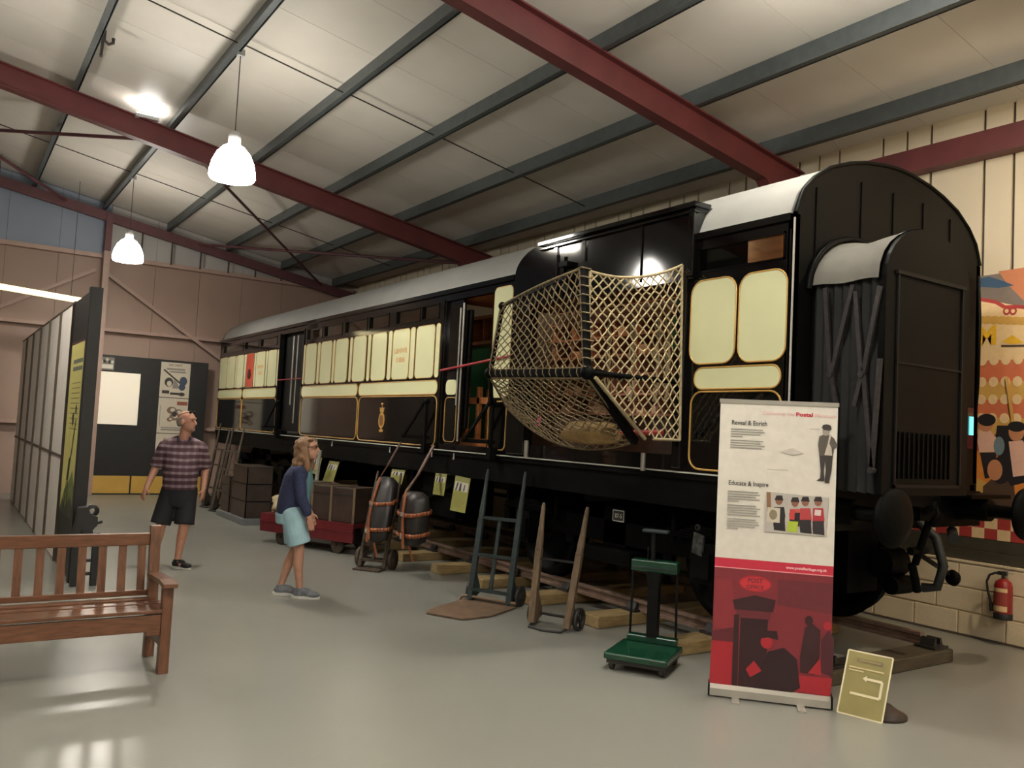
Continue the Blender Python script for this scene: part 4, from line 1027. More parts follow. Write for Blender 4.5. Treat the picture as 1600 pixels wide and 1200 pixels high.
# ================================================================== leather pouches hung from straps
def pouch(label, c, z0, z1, r, lean, seed, yarm):
    t = thing('leather_pouch', label, 'mail pouch', (c[0], c[1], z0), 0, 'leather mail pouches hung beside the coach')
    H_ = z1 - z0; mb = MB(); n, k = 20, 12; vs_ = []
    for i in range(k + 1):
        f = i / k; rr = r * (.80 + .30 * math.sin(PI * (f * .8 + .1)) ) * (1 if 0 < i < k else .55)
        for j in range(n):
            a = 2 * PI * j / n; w = 1 + .07 * math.sin(4 * a + seed + 2 * f)
            vs_.append((rr * w * .72 * math.cos(a) + lean[0] * f, rr * w * 1.15 * math.sin(a) + lean[1] * f, H_ * f))
    mb.add(vs_, [(i * n + j, i * n + (j + 1) % n, (i + 1) * n + (j + 1) % n, (i + 1) * n + j) for i in range(k) for j in range(n)], 0, True)
    mb.add(vs_[:n], [tuple(reversed(range(n)))]).add(vs_[-n:], [tuple(range(n))])
    build(mb, 'bag', M_leather_d, t, False)
    def loop(f, zoff, w=.045, a0=0, a1=360, name='strap'):
        rr = r * (.80 + .30 * math.sin(PI * (f * .8 + .1))) * 1.06; m2 = MB(); pts = []; N = 24
        for j in range(N + 1):
            a = math.radians(a0 + (a1 - a0) * j / N); ww = 1 + .07 * math.sin(4 * a + seed + 2 * f)
            pts.append((rr * ww * .72 * math.cos(a) + lean[0] * f, rr * ww * 1.15 * math.sin(a) + lean[1] * f, H_ * f + zoff * math.cos(a)))
        for p, q in zip(pts, pts[1:]): m2.add([(p[0], p[1], p[2] - w / 2), (q[0], q[1], q[2] - w / 2), (q[0], q[1], q[2] + w / 2), (p[0], p[1], p[2] + w / 2)], [(0, 1, 2, 3)], 0, True)
        o = build(m2, name, M_leather, t, False); md = o.modifiers.new('thick', 'SOLIDIFY'); md.thickness = .012; md.offset = 1
    loop(.62, .03); loop(.22, .02)
    # upright strap over the front, and the suspension strap up to the coach arm
    m2 = MB(); pts = []
    for i in range(13):
        f = i / 12; rr = r * (.80 + .30 * math.sin(PI * (f * .8 + .1))) * .72 * 1.10
        pts.append(Vector((-rr + lean[0] * f, -.02 + lean[1] * f + .03 * math.sin(3 * f + seed), H_ * f)))
    for p, q in zip(pts, pts[1:]): m2.bar(p, q, .045, .012, up=(1, 0, 0))
    build(m2, 'strap', M_leather, t, False)
    top = Vector((lean[0] - .04, lean[1], H_)); arm = Vector((XS0 - .13 - c[0], yarm - c[1], 1.53 - z0))
    m2 = MB(); mid = top.lerp(arm, .35) + Vector((-.02, .03, 0))
    for p, q in ((pts[-1], mid), (mid, arm)): m2.bar(p, q, .05, .014, up=(1, 0, 0))
    build(m2, 'hanging_strap', mat('strap_dark', (.085, .035, .02), .5), t, False)
    m2 = MB(); p0 = pts[4]
    m2.bar(p0 + Vector((-.02, -.03, 0)), p0 + Vector((-.03, -.10, -.22)), .035, .012, up=(1, 0, 0)).bar(Vector((-.06, -.05, 0)), Vector((-.03, -.11, -.17)), .035, .012, up=(1, 0, 0))
    build(m2, 'strap_tail', M_leather, t, False)
    m2 = MB()
    for f in (.22, .62): 
        p = pts[int(f * 12)]; m2.box((p.x - .022, p.y - .03, p.z - .02), (p.x - .004, p.y + .03, p.z + .025))
    build(m2, 'buckle', M_alu, t, False)
pouch('dark leather mail pouch with brown straps resting on the narrow sack truck', (4.475, 9.42), .33, 1.10, .175, (.17, .14), 1, 9.78)
pouch('dark leather mail pouch with brown straps hanging over the sleeper end', (4.66, 8.86), .36, .98, .19, (.02, 0), 4, 8.90)

# ================================================================== hanging information cards
ph1, ph2 = flat('card_photo', 205, 200, 190), flat('card_ink', 62, 60, 58); ctop = flat('card_top', 150, 148, 92)
def card(label, quad, x=4.98):
    P = [onX(px, py, x) for px, py in quad]                  # tl, tr, br, bl as seen
    t = thing('information_card', label, 'card', tuple((P[2] + P[3]) / 2), 0, 'yellow-green information cards along the coach')
    mb = MB(); mb.prism(P, (.006, 0, 0)); build(mb, 'card', M_green_card, t)
    U = P[1] - P[0]; Vv = P[0] - P[3]
    a = Art(P[3], U, U.cross(Vv).cross(U) if False else Vv, .0006)
    w, h = U.length, Vv.length
    f = lambda u, v: (u * w, v * h)
    a.n = Vector((-1, 0, 0)); a.step = .0008
    a.poly([f(.0, .87), f(1, .87), f(1, 1), f(0, 1)], ctop)
    a.poly([f(.06, .60), f(.94, .60), f(.94, .85), f(.06, .85)], ph1)
    a.poly([f(.12, .60), f(.22, .60), f(.30, .82), f(.2, .84)], ph2).poly([f(.36, .60), f(.52, .60), f(.5, .82), f(.4, .82)], ph2).poly([f(.66, .62), f(.74, .62), f(.76, .80), f(.7, .8)], ph2)
    for k in range(9): a.poly([f(.1, .52 - k * .045), f(.88 - .2 * (k % 4 == 3), .52 - k * .045), f(.88 - .2 * (k % 4 == 3), .535 - k * .045), f(.1, .535 - k * .045)], flat('card_text', 150, 148, 80))
    a.build('print', t)
    for q in (P[0].lerp(P[1], .15), P[0].lerp(P[1], .85)): build(MB().cyl(q, (XS0 + .03, q.y, 1.19), .003, n=5), 'hanging_wire', M_iron, t)
card('yellow-green card with a photo hanging by the green sack truck', [(712, 743), (735, 748), (726, 802), (703, 797)])
card('small yellow-green card partly behind the pouch on the sack truck', [(613, 733), (633, 735), (627, 757), (608, 754)], 4.98)
card('grey-green card partly behind the hanging pouch over the sleeper', [(681, 739), (698, 741), (693, 775), (676, 772)], 4.98)
card('slanted yellow-green card hanging above the luggage trunk', [(515, 720), (530, 722), (520, 754), (504, 751)], 4.97)
card('cream card hanging beside the woman behind the trunk', [(489, 712), (503, 716), (496, 742), (482, 738)], 4.97)

# ================================================================== platform scale
SA = math.radians(-58.3)
sc = thing('platform_scale', 'green cast iron platform scale with a tall column', 'scale', (4.365, 4.69, 0), SA)
bk = lambda d: (4.365 - d * math.sin(SA), 4.69 + d * math.cos(SA))
zc0 = .62; q = bk(.46)
z_b0, z_b1, z_top = zat(q[0], q[1], 894), zat(q[0], q[1], 876), zat(q[0], q[1], 828)
build(MB().box((-.24, -.02, .085), (.24, .50, .135)), 'platform', M_scale_g, sc, False, .012)
build(MB().box((-.22, 0, .055), (.22, .48, .085)), 'platform_base', M_iron, sc, False)
for x in (-.19, .19):
    for y in (.05, .44): build(MB().lathe([(.0, -.02), (.025, -.02), (.034, -.012), (.034, .012), (.025, .02), (.0, .02)], (x, y, .034), (1, 0, 0), 14).box((x - .012, y - .02, .03), (x + .012, y + .02, .07)), 'castor', M_iron, sc, False)
build(MB().box((-.20, .44, .135), (.20, .52, .19)), 'column_foot', M_scale_g, sc, False, .01)
build(MB().box((-.042, .44, .15), (.042, .52, z_b0)).cyl((0, .48, z_b0 - .12), (0, .48, z_b0), .05, .07, n=14), 'column', M_blackm, sc, False)
for x in (-.185, .185): build(MB().cyl((x, .48, .15), (x * .95, .48, z_b0 + .01), .010, n=8), 'side_rod', M_blackm, sc, False)
build(MB().box((-.185, .43, z_b0), (.185, .54, z_b1)), 'beam_box', M_scale_g, sc, False, .01)
build(MB().box((-.17, .42, z_b0 + .03), (.17, .43, z_b0 + .04)), 'beam_groove', M_greentruck, sc, False)
build(MB().cyl((-.02, .48, z_b1), (-.02, .48, z_top - .02), .02, n=10).cyl((-.06, .48, z_b1), (-.06, .48, z_b1 + .1), .008, n=6), 'beam_pillar', M_blackm, sc, False)
build(MB().box((-.11, .44, z_top - .025), (.10, .52, z_top)), 'weight_tray', M_greentruck, sc, False, .008)

# ================================================================== roll-up banner
BL, BR = Vector((4.52, 4.11, 0)), Vector((5.053, 3.522, 0))
U = (BR - BL); BW = U.length; Ux = U.normalized(); BA = math.atan2(U.y, U.x)
bn = thing('rollup_banner', 'white and red roll-up banner about a postal museum', 'banner', tuple((BL + BR) / 2), BA)
hw = BW / 2
mb = MB(); pr = [(-.045, .012), (.045, .012), (.05, .04), (.035, .075), (-.015, .085), (-.045, .06)]
mb.prism([(-hw, a, b) for a, b in pr], (BW, 0, 0)); build(mb, 'base_cassette', M_alu, bn, False)
for x in (-hw, hw): build(MB().box((x - .006, -.05, .010), (x + .006, .055, .09)), 'end_cap', M_blackm, bn, False)
for x in (-.22, .2): build(MB().box((x - .025, -.17, .0), (x + .025, .12, .012)), 'foot', M_alu, bn, False)
build(MB().box((-hw + .01, -.014, .08), (hw - .01, -.010, 2.03)), 'fabric', flat('banner_white', 236, 230, 218), bn, False)
build(MB().box((-hw + .004, -.022, 2.012), (hw - .004, .006, 2.04)), 'top_rail', M_alu, bn, False)
build(MB().cyl((0, .02, .08), (0, .012, 2.02), .010, n=8), 'support_pole', M_alu, bn, False)
W2, H2 = BW - .02, 1.94                                     # print area, v from .08
ar = Art(Matrix.Translation((BL + BR) / 2) @ Matrix.Rotation(BA, 4, 'Z') @ Vector((-hw + .01, -.0142, .08)), Ux, (0, 0, 1))
# map from picture to print coordinates on the banner plane
bnrm = Vector((Ux.y, -Ux.x, 0))
def bp(px, py):
    d = ray(px, py); o = ar.o; t_ = (o - CAMPOS).dot(bnrm) / d.dot(bnrm); q = CAMPOS + d * t_ - o
    return q.dot(Ux), q.z
B = lambda n, *c: flat('banner_' + n, *c)
ink, red, dred, red2, pk = B('ink', 74, 70, 70), B('red', 205, 48, 72), B('dark', 58, 28, 32), B('mid', 128, 44, 52), B('pale', 238, 186, 184)
v_red1 = bp(1200, 893)[1]; v_l = bp(1116, 886)[1]
v0 = bp(1117, 870)[1]
ar.rect(0, 0, W2, H2 - .02, flat('banner_white', 236, 230, 218))
ar.rect(0, 0, W2, v0, red)                                   # whole lower field
v1 = v0 - .062
ar.rect(0, v1 - .006, W2, v1, B('pink', 240, 170, 170))
ar.rect(0, 0, W2, v1 - .006, red2)
def poly(pts, m): ar.poly([bp(*p) for p in pts], m)
u, v = bp(1228, 893); ar.text(u, v1 + .022, 'www.postalheritage.org.uk', .026, B('url', 248, 222, 222), .0006, width=bp(1292, 898)[0] - u)
brt = B('bright', 172, 38, 50); mid2 = B('mid2', 108, 42, 50)
poly([(1215, 905), (1300, 912), (1300, 960), (1215, 945)], mid2)
poly([(1143, 905), (1150, 960), (1148, 985), (1116, 980), (1118, 905)], B('mid3', 140, 46, 54))
u, v = bp(1180, 912); ar.ell(u, v, .108, .055, brt, 24); ar.ell(u, v, .098, .046, B('oval', 200, 50, 60), 24)
ar.text(u, v + .006, 'POST', .042, mid2, .001, 'CENTER'); ar.text(u, v - .036, 'OFFICE', .036, mid2, .001, 'CENTER')
poly([(1145, 937), (1180, 930), (1212, 938), (1208, 957), (1148, 952)], dred)
poly([(1150, 952), (1205, 957), (1203, 972), (1152, 968)], mid2)
poly([(1147, 960), (1155, 960), (1152, 1075), (1143, 1073)], dred)
poly([(1157, 965), (1200, 968), (1196, 1078), (1153, 1072)], B('door', 52, 26, 30))
poly([(1112, 1000), (1145, 1003), (1142, 1073), (1108, 1068)], brt)
poly([(1112, 985), (1146, 980), (1146, 1003), (1112, 1000)], B('mid4', 96, 34, 42))
poly([(1245, 1055), (1300, 1060), (1297, 1088), (1240, 1080)], brt)
poly([(1250, 1025), (1258, 980), (1270, 975), (1282, 985), (1280, 1030), (1272, 1055), (1250, 1050)], dred)
poly([(1283, 1000), (1295, 985), (1303, 1000), (1301, 1058), (1282, 1050)], B('coat', 78, 32, 40))
u, v = bp(1264, 970); ar.ell(u, v, .026, .034, dred)
u, v = bp(1293, 978); ar.ell(u, v, .026, .03, brt)
poly([(1262, 1052), (1282, 1028), (1283, 1055)], brt)
poly([(1180, 1060), (1200, 1018), (1225, 1012), (1245, 1030), (1250, 1075), (1238, 1082), (1178, 1076)], B('figure', 46, 24, 28))
u, v = bp(1198, 1003); ar.ell(u, v, .040, .045, brt)
poly([(1182, 998), (1194, 985), (1214, 986), (1216, 1000), (1200, 996)], B('hat', 50, 24, 28))
poly([(1165, 1045), (1178, 1032), (1190, 1048), (1172, 1058)], brt)
# white half: headings, body copy, postman, group photo
u, v = bp(1192, 650); ue, _ = bp(1306, 655)
tw = ue - u
ar.text(u, bp(1192, 648)[1], 'Delivering', .036, pk, 0, width=tw * .30); ar.text(u + tw * .335, bp(1224, 650)[1], 'The', .036, pk, 0, width=tw * .10)
ar.text(u + tw * .455, bp(1238, 650)[1], 'Postal', .037, red, .0012, width=tw * .23); ar.text(u + tw * .715, bp(1270, 652)[1], 'Museum', .036, pk, 0, width=tw * .285)
u, v = bp(1143, 663); ar.text(u, v, 'Reveal & Enrich', .044, ink, .0006, width=bp(1198, 665)[0] - u)
u, v = bp(1138, 757); ar.text(u, v, 'Educate & Inspire', .044, ink, .0006, width=bp(1200, 760)[0] - u)
txt = B('copy', 158, 154, 148)
def lines(px0, py0, px1, n, dv, gaps=(), short=()):
    u0, v0_ = bp(px0, py0); u1, _ = bp(px1, py0); k = 0; v_ = v0_
    for i in range(n):
        if i in gaps: v_ -= dv * .7
        ar.rect(u0, v_ - .0032, u0 + (u1 - u0) * (.35 if i in short else .93 + .07 * math.sin(i * 2.3)), v_ + .0032, txt); v_ -= dv
lines(1142, 670, 1196, 8, .0165, (4,), (3,)); lines(1137, 767, 1189, 15, .0165, (5, 10), (4, 14))
ar.line([bp(1199, 733), bp(1231, 735)], .003, txt); ar.line([bp(1265, 670), bp(1281, 671)], .003, txt)
ar.poly([bp(1218, 706), bp(1238, 700), bp(1256, 708), bp(1238, 711)], B('sketch', 214, 206, 196))
gr, gd, gl = B('suit', 98, 90, 82), B('capdark', 64, 58, 54), B('greyskin', 172, 160, 148)
poly([(1280, 682), (1287, 679), (1297, 680), (1303, 685), (1309, 697), (1303, 702), (1301, 712), (1280, 713), (1278, 695)], gr)
poly([(1280, 712), (1301, 712), (1299, 735), (1295, 754), (1288, 753), (1290, 735), (1289, 720), (1287, 735), (1288, 750), (1281, 750), (1282, 735)], gd)
poly([(1288, 711), (1294, 690), (1299, 700), (1300, 712)], B('satchel', 205, 196, 184)); poly([(1296, 678), (1299, 680), (1295, 695), (1293, 694)], B('satchel', 205, 196, 184))
u, v = bp(1290, 674); ar.ell(u, v, .020, .030, gl)
poly([(1284, 668), (1286, 664), (1292, 663), (1298, 665), (1299, 670), (1296, 673), (1287, 672)], gd)
poly([(1275, 751), (1283, 746), (1288, 750), (1287, 752)], gd); poly([(1287, 755), (1295, 750), (1296, 755)], gd)
poly([(1197, 768), (1295, 778), (1290, 838), (1194, 830)], B('photowall', 196, 190, 182))
poly([(1198, 769), (1204, 769), (1205, 800), (1198, 800)], B('photodoor', 150, 110, 80))
kids = [(1217, 782, 'k1', 48, 44, 46, 822), (1242, 785, 'k2', 205, 96, 86, 815), (1258, 784, 'k3', 190, 70, 72, 826), (1278, 784, 'k4', 190, 56, 66, 828)]
for px, py, nm, r_, g_, b_, low_ in kids:
    cm = B(nm, r_, g_, b_)
    poly([(px - 8, py + 10), (px + 8, py + 10), (px + 10, low_ - 16), (px + 8, low_), (px - 9, low_)], cm)
    poly([(px - 9, low_ - 14), (px + 9, low_ - 14), (px + 10, low_ + 8), (px - 8, low_ + 6)], B('kidskirt', 44, 40, 44))
    u, v = bp(px, py); ar.ell(u, v, .024, .030, B('kidface', 150, 100, 80)); ar.poly([bp(px - 7, py - 1), bp(px - 4, py - 8), bp(px + 5, py - 8), bp(px + 7, py)], B('kidcap', 50, 42, 40))
poly([(1199, 792), (1219, 794), (1218, 817), (1198, 815)], B('framed', 214, 204, 184)); u, v = bp(1208, 804); ar.ell(u, v, .026, .034, B('framedhead', 150, 136, 112))
poly([(1231, 814), (1247, 815), (1245, 832), (1229, 830)], B('hivis', 186, 206, 70)); poly([(1273, 796), (1283, 797), (1282, 806), (1272, 805)], B('letter', 236, 220, 215))
poly([(1234, 796), (1242, 797), (1241, 812), (1233, 811)], B('redcard', 214, 70, 70))
ar.build('print', bn)

# ================================================================== direction sign on the floor
S0, S1 = onZ(1308, 1113), onZ(1378, 1131)
su = (S1 - S0).normalized(); sn = Vector((-su.y, su.x, 0));
if sn.x < 0: sn = -sn
sw = (S1 - S0).length
Htop = zat(S0.x, S0.y, 1016); vdir = (onX(1327, 1015, S0.x + .10) - S0); 
def backp(px, py, d0):                                       # intersection with a vertical plane through the sign line pushed back by d0
    d = ray(px, py); o = S0 + sn * d0; t_ = (o - CAMPOS).dot(sn) / d.dot(sn); return CAMPOS + d * t_
tl, trr = backp(1327, 1015, .12), backp(1395, 1031, .12)
sg = thing('direction_sign', 'small olive and white sign with a bent arrow leaning on its base', 'sign', tuple((S0 + S1) / 2))
mb = MB(); off = sn * .006; up_ = Vector((0, 0, .004))
mb.prism([S0 + up_, S1 + up_, trr, tl], off); build(mb, 'sign_plate', M_acrylic, sg)
Vv = ((tl - S0) + (trr - S1)) / 2; sh_ = Vv.length
ar = Art(S0 + up_, su, Vv, .0007)
ar.n = su.cross(Vv).normalized(); 
if ar.n.dot(sn) > 0: ar.n = -ar.n
wt, sgl = flat('sign_white', 238, 226, 190), flat('sign_letters', 216, 200, 150)
F_ = lambda a, b: (a * sw, b * sh_)
for a_, b_ in (((0, 0), (1, 0)), ((1, 0), (1, 1)), ((1, 1), (0, 1)), ((0, 1), (0, 0))): ar.line([F_(*a_), F_(*b_)], .010, wt)
ar.line([F_(.20, .34), F_(.86, .34), F_(.86, .60), F_(.50, .60)], .016, wt); ar.poly([F_(.42, .60), F_(.52, .65), F_(.52, .55)], wt)
ar.rect(*F_(.08, .735), *F_(.86, .757), sgl); ar.rect(*F_(.08, .69), *F_(.42, .71), sgl)
ar.rect(*F_(.22, .845), *F_(.82, .90), flat('sign_logo', 128, 112, 88)); ar.rect(*F_(.28, .862), *F_(.76, .885), M_acrylic)
tag(ar.build('print', sg), kind='stuff')
bc = (S0 + S1) / 2 + sn * .17 + su * .09
build(MB().lathe([(.0, 0), (.15, 0), (.15, .02), (.09, .05), (.05, .08), (.0, .085)], (bc.x, bc.y, 0), n=24), 'weighted_base', mat('base_brown', (.035, .022, .018), .5), sg)
build(MB().bar((bc.x, bc.y, .05), (tl + trr) / 2 - Vv * .35 + sn * .01, .03, .012), 'prop', M_iron, sg)

# a jute bag lying in the bottom of the net, and a pink label tied to the net
o = blob('brown jute mail bag slumped in the bottom of the rope net', 'jute_mail_bag', 'mail bag', (4.72, 5.72, 1.66), (.17, .34, .10), M_sackd, 8, squash=.6)
q = onX(842, 657, 4.62)
t = thing('pink_label', 'small bright pink luggage label tied to the rope net', 'label', tuple(q))
build(MB().obox(q, (.004, .05, .09), Euler((.3, 0, 0)).to_matrix()), 'card', flat('label_pink', 235, 90, 150), t)
build(MB().cyl(q + Vector((0, .01, .045)), q + Vector((.0, .03, .12)), .002, n=5), 'string', M_rope, t)
# ================================================================== garden bench
bx1, bx0, byf, byb = 1.395, -.42, 6.03, 6.50
bn2 = thing('garden_bench', 'brown slatted wooden garden bench with flat arms', 'bench', ((bx0 + bx1) / 2, 6.27, 0))
lw = .068
for x in (bx0, bx1 - lw):
    build(MB().box((x, byf, 0), (x + lw, byf + lw, .575)), 'leg', M_bench2, bn2, True, .004)
    mb = MB(); mb.prism([(x, byb, 0), (x, byb + .06, 0), (x, byb + .06, .42), (x, byb + .115, .925), (x, byb + .055, .925), (x, byb - .005, .42)], (lw, 0, 0)); build(mb, 'leg', M_bench2, bn2, True, .004)
    build(MB().box((x + .01, byf + lw, .17), (x + lw - .01, byb, .235)), 'side_stretcher', M_bench, bn2, True, .003)
    build(MB().box((x + .01, byf + lw, .31), (x + lw - .01, byb, .39)), 'seat_rail', M_bench, bn2, True, .003)
    xo = x - .012
    mb = MB(); mb.prism([(xo, byf - .05, .575), (xo, byf - .05, .605), (xo, byf + .1, .615), (xo, byb + .03, .595), (xo, byb + .03, .565), (xo, byf + .1, .585)], (lw + .024, 0, 0)); build(mb, 'arm', M_bench, bn2, True, .006)
build(MB().box((bx0 + lw, byf + .008, .285), (bx1 - lw, byf + .04, .395)).box((bx1 - lw - .09, byf + .008, .255), (bx1 - lw, byf + .04, .29)).box((bx0 + lw, byf + .008, .255), (bx0 + lw + .09, byf + .04, .29)), 'front_apron', M_bench, bn2, True, .004)
build(MB().box((bx0 + lw, byb + .01, .30), (bx1 - lw, byb + .045, .37)), 'back_apron', M_bench, bn2, True, .004)
for k in range(5):
    y = byf - .005 + k * .098; z = .408 - .016 * math.sin(PI * k / 4)
    build(MB().box((bx0 + (.002 if 0 < k < 4 else lw), y, z), (bx1 - (.002 if 0 < k < 4 else lw), y + .078, z + .022)), 'seat_slat', M_bench, bn2, True, .004)
def backy(z): return byb + .02 + .055 * (z - .42) / .5
mb = MB(); y = backy(.84); mb.box((bx0 + lw, y - .01, .785), (bx1 - lw, y + .028, .872)); build(mb, 'back_top_rail', M_bench, bn2, True, .005)
build(MB().box((bx0 + lw, backy(.45) - .008, .435), (bx1 - lw, backy(.45) + .026, .475)), 'back_bottom_rail', M_bench, bn2, True, .004)
ns = 13; span = (bx1 - bx0 - 2 * lw)
for k in range(ns):
    x = bx1 - lw - .075 - k * .129
    if x < bx0 + lw: break
    mb = MB(); w = .052
    mb.prism([(x, backy(.47), .465), (x, backy(.47) + .016, .465), (x, backy(.8) + .016, .79), (x, backy(.8), .79)], (w, 0, 0)); build(mb, 'back_slat', M_bench2, bn2, True, .003)

# ================================================================== white display partition
XPN = 1.20
pt = thing('exhibition_stand', 'long white panelled exhibition screen with a black end', 'exhibition stand', (XPN + .04, 13.5, 0))
build(MB().box((XPN + .012, 9.62, .0), (XPN + .075, 18.4, 2.96)), 'core', M_seam, pt)
y = 10.86; k = 0
while y < 18.3:
    for z0, z1 in ((.02, 1.175), (1.205, 2.965)):
        build(MB().box((XPN, y + .016, z0), (XPN + .012, min(y + 1.27, 18.4) - .012, z1)), 'white_panel', M_board_w, pt)
    build(MB().box((XPN - .028, y - .012, .02), (XPN + .012, y + .012, 2.965)), 'joint_strip', M_seam, pt)
    y += 1.27
build(MB().box((XPN - .012, 10.86, 1.175), (XPN + .012, 18.4, 1.205)), 'dado_strip', M_seam, pt)
build(MB().box((XPN - .008, 10.86, 2.965), (XPN + .08, 18.4, 2.985)), 'top_strip', M_seam, pt)
build(MB().box((XPN - .004, 9.66, .10), (XPN + .012, 10.845, 2.965)), 'black_panel', M_board_k, pt)
build(MB().box((XPN - .02, 9.54, .0), (XPN + .10, 9.66, 3.0)), 'end_post', M_board_k, pt, True, .005)
# yellow poster with a black figure, printed
art = Art((XPN - .0045, 10.82, 0), (0, -1, 0), (0, 0, 1))
yl, tx, bk_, hill = flat('poster_yellow', 200, 192, 116), flat('poster_text', 140, 132, 80), flat('poster_black', 30, 30, 24), flat('poster_hill', 104, 116, 62)
art.rect(.02, .30, 1.10, 2.46, yl); art.rect(.0, 2.46, 1.12, 2.485, flat('poster_maroon', 84, 40, 48))
art.rect(.02, .30, 1.10, .62, bk_); art.poly([(.02, .62), (.3, .86), (.6, .95), (.85, 1.1), (1.10, .9), (1.10, .62)], hill)
art.poly([(.02, .62), (.25, .75), (.5, .68), (.8, .82), (1.10, .7), (1.10, .6), (.02, .6)], flat('poster_hill2', 60, 66, 44))
for k in range(2): art.rect(.25, 2.24 - k * .08, 1.0, 2.285 - k * .08, flat('poster_head', 96, 100, 92))
for k in range(10): art.rect(.28, 2.02 - k * .055, .95, 2.032 - k * .055, tx)
art.poly([(.40, .95), (.58, 1.0), (.66, 1.25), (.50, 1.2)], bk_); art.poly([(.60, 1.2), (.68, 1.25), (.86, 1.62), (.80, 1.64)], bk_)
art.poly([(.55, 1.55), (.66, 1.6), (.62, 1.72), (.50, 1.66)], bk_); art.ell(.78, 1.74, .06, .05, bk_); art.line([(.45, .95), (.35, .6)], .05, bk_); art.line([(.55, 1.0), (.6, .6)], .05, bk_)
art.build('poster_print', pt)

# ================================================================== black hand-cranked machine beside the partition
q = onZ(138, 905)
ir = thing('iron_press', 'black iron hand machine with a ring and spout beside the partition', 'machine', (1.35, 9.36, 0))
S_ = lambda px, py: onY(px, py, 9.36)
def sil(pts, t_=.07, name='body'):
    mb = MB(); mb.prism([S_(*p) - Vector((0, t_ / 2, 0)) for p in pts], (0, t_, 0)); return build(mb, name, M_board_k, ir, True, .006)
sil([(122, 793), (137, 791), (140, 803), (151, 806), (151, 818), (143, 827), (144, 836), (131, 836), (126, 828), (121, 835), (112, 836), (118, 815)], .16)
c = S_(144, 798)
build(MB().lathe([(.028, -.03), (.062, -.03), (.062, .03), (.028, .03), (.028, -.03)], (c.x, c.y, c.z), (0, 1, 0), 20), 'ring', M_board_k, ir)
build(MB().cyl(S_(150, 818), S_(160, 815), .014, n=8).prism([S_(143, 827), S_(152, 822), S_(152, 816), S_(143, 814)], (0, .03, 0)), 'spout', M_board_k, ir)
p = S_(150, 835)
for px in (151, 120): 
    a_ = S_(px, 832); build(MB().box((a_.x - .03, a_.y - .03, 0), (a_.x + .03, a_.y + .03, a_.z)), 'stand_leg', M_board_k, ir)
a_, b_ = S_(121, 864), S_(150, 864)
build(MB().bar((a_.x, a_.y, .25), (b_.x, b_.y, .25), .05, .03), 'stand_rail', M_board_k, ir); build(MB().bar((a_.x, a_.y, .12), (b_.x, b_.y, .12), .05, .03), 'stand_rail', M_board_k, ir)

# ================================================================== black display board at the far wall
YD = 19.50
db = thing('display_board', 'large black display board with lit screen and posters at the far wall', 'display board', (3.7, YD, 0))
build(MB().box((2.50, YD, .415), (4.90, YD + .06, 2.93)), 'black_panel', M_board_k, db)
for x0, x1 in ((2.50, 3.44), (3.475, 4.40), (4.43, 4.90)): build(MB().box((x0, YD - .01, .03), (x1, YD + .05, .395)), 'yellow_base_panel', M_yellow, db)
build(MB().box((2.50, YD + .01, .0), (4.90, YD + .06, .415)), 'kick_frame', M_board_k, db)
scn = build(MB().box((2.565, YD - .02, 1.475), (3.50, YD, 2.575)), 'lit_screen', M_screen, db)
build(MB().box((2.55, YD - .012, 1.46), (3.515, YD - .001, 2.59)), 'screen_frame', M_board_k, scn)
def board_art(u0, v0): return Art((u0, YD - .0005, v0), (1, 0, 0), (0, 0, 1), .0008)
a = board_art(2.60, 2.61); a.rect(0, 0, .37, .27, flat('photo_grey', 120, 116, 108))
for k in range(7): a.ell(.03 + k * .05, .19 + .03 * math.sin(k * 2), .03, .035, flat('photo_dark', 40, 38, 36) if k % 2 else flat('photo_light', 200, 196, 186))
a.rect(0.02, .03, .35, .12, flat('photo_white', 226, 220, 206)); a.build('photograph', db)
pc = flat('poster_paper', 206, 196, 178); pd, pb, pg = flat('poster_ink', 62, 56, 52), flat('poster_blue', 62, 74, 96), flat('poster_grey', 140, 134, 126)
def poster(v0, kind):
    a = board_art(3.905, v0); W3, H3 = .615, .765
    build(MB().box((3.905, YD - .006, v0), (3.905 + W3, YD, v0 + H3)), 'poster', pc, db)
    a.o = a.o + Vector((0, -.006, 0))
    if kind == 0:
        a.text(.30, .685, 'DO NOT', .07, pd, .001, 'CENTER'); a.rect(.12, .60, .50, .64, pg); a.rect(.18, .545, .52, .58, pg)
        a.line([(.06, .60), (.26, .44), (.50, .26)], .035, pd); a.ell(.48, .37, .08, .10, pb); a.ell(.46, .24, .07, .08, pb)
        a.ell(.18, .33, .09, .10, pd); a.ell(.19, .30, .05, .06, pc); a.poly([(.26, .2), (.40, .2), (.36, .33), (.28, .40)], pg)
        a.rect(.05, .08, .20, .15, pd); a.rect(.22, .06, .40, .11, pd); a.ell(.46, .08, .07, .04, pd)
    elif kind == 1:
        a.rect(.38, .62, .60, .70, flat('poster_rust', 150, 84, 66)); a.line([(.05, .15), (.04, .6)], .012, pg)
        for x, y, r in ((.28, .50, .10), (.42, .46, .09), (.34, .36, .10), (.25, .30, .06), (.46, .33, .06)): a.ell(x, y, r, r * .8, flat('poster_brown', 128, 102, 82)); a.ell(x + .02, y + .01, r * .5, r * .4, pc)
        a.ell(.34, .42, .05, .06, pd); a.rect(.08, .06, .54, .09, pg); a.rect(.08, .11, .50, .13, pg)
    else:
        a.poly([(.1, .25), (.5, .3), (.46, .66), (.3, .6), (.16, .68)], flat('poster_rose', 186, 128, 112)); a.poly([(.2, .3), (.36, .32), (.33, .5)], pd)
        a.rect(.06, .1, .5, .2, pg)
    a.build('poster_print', db)
poster(2.115, 0); poster(1.335, 1); poster(.555, 2)
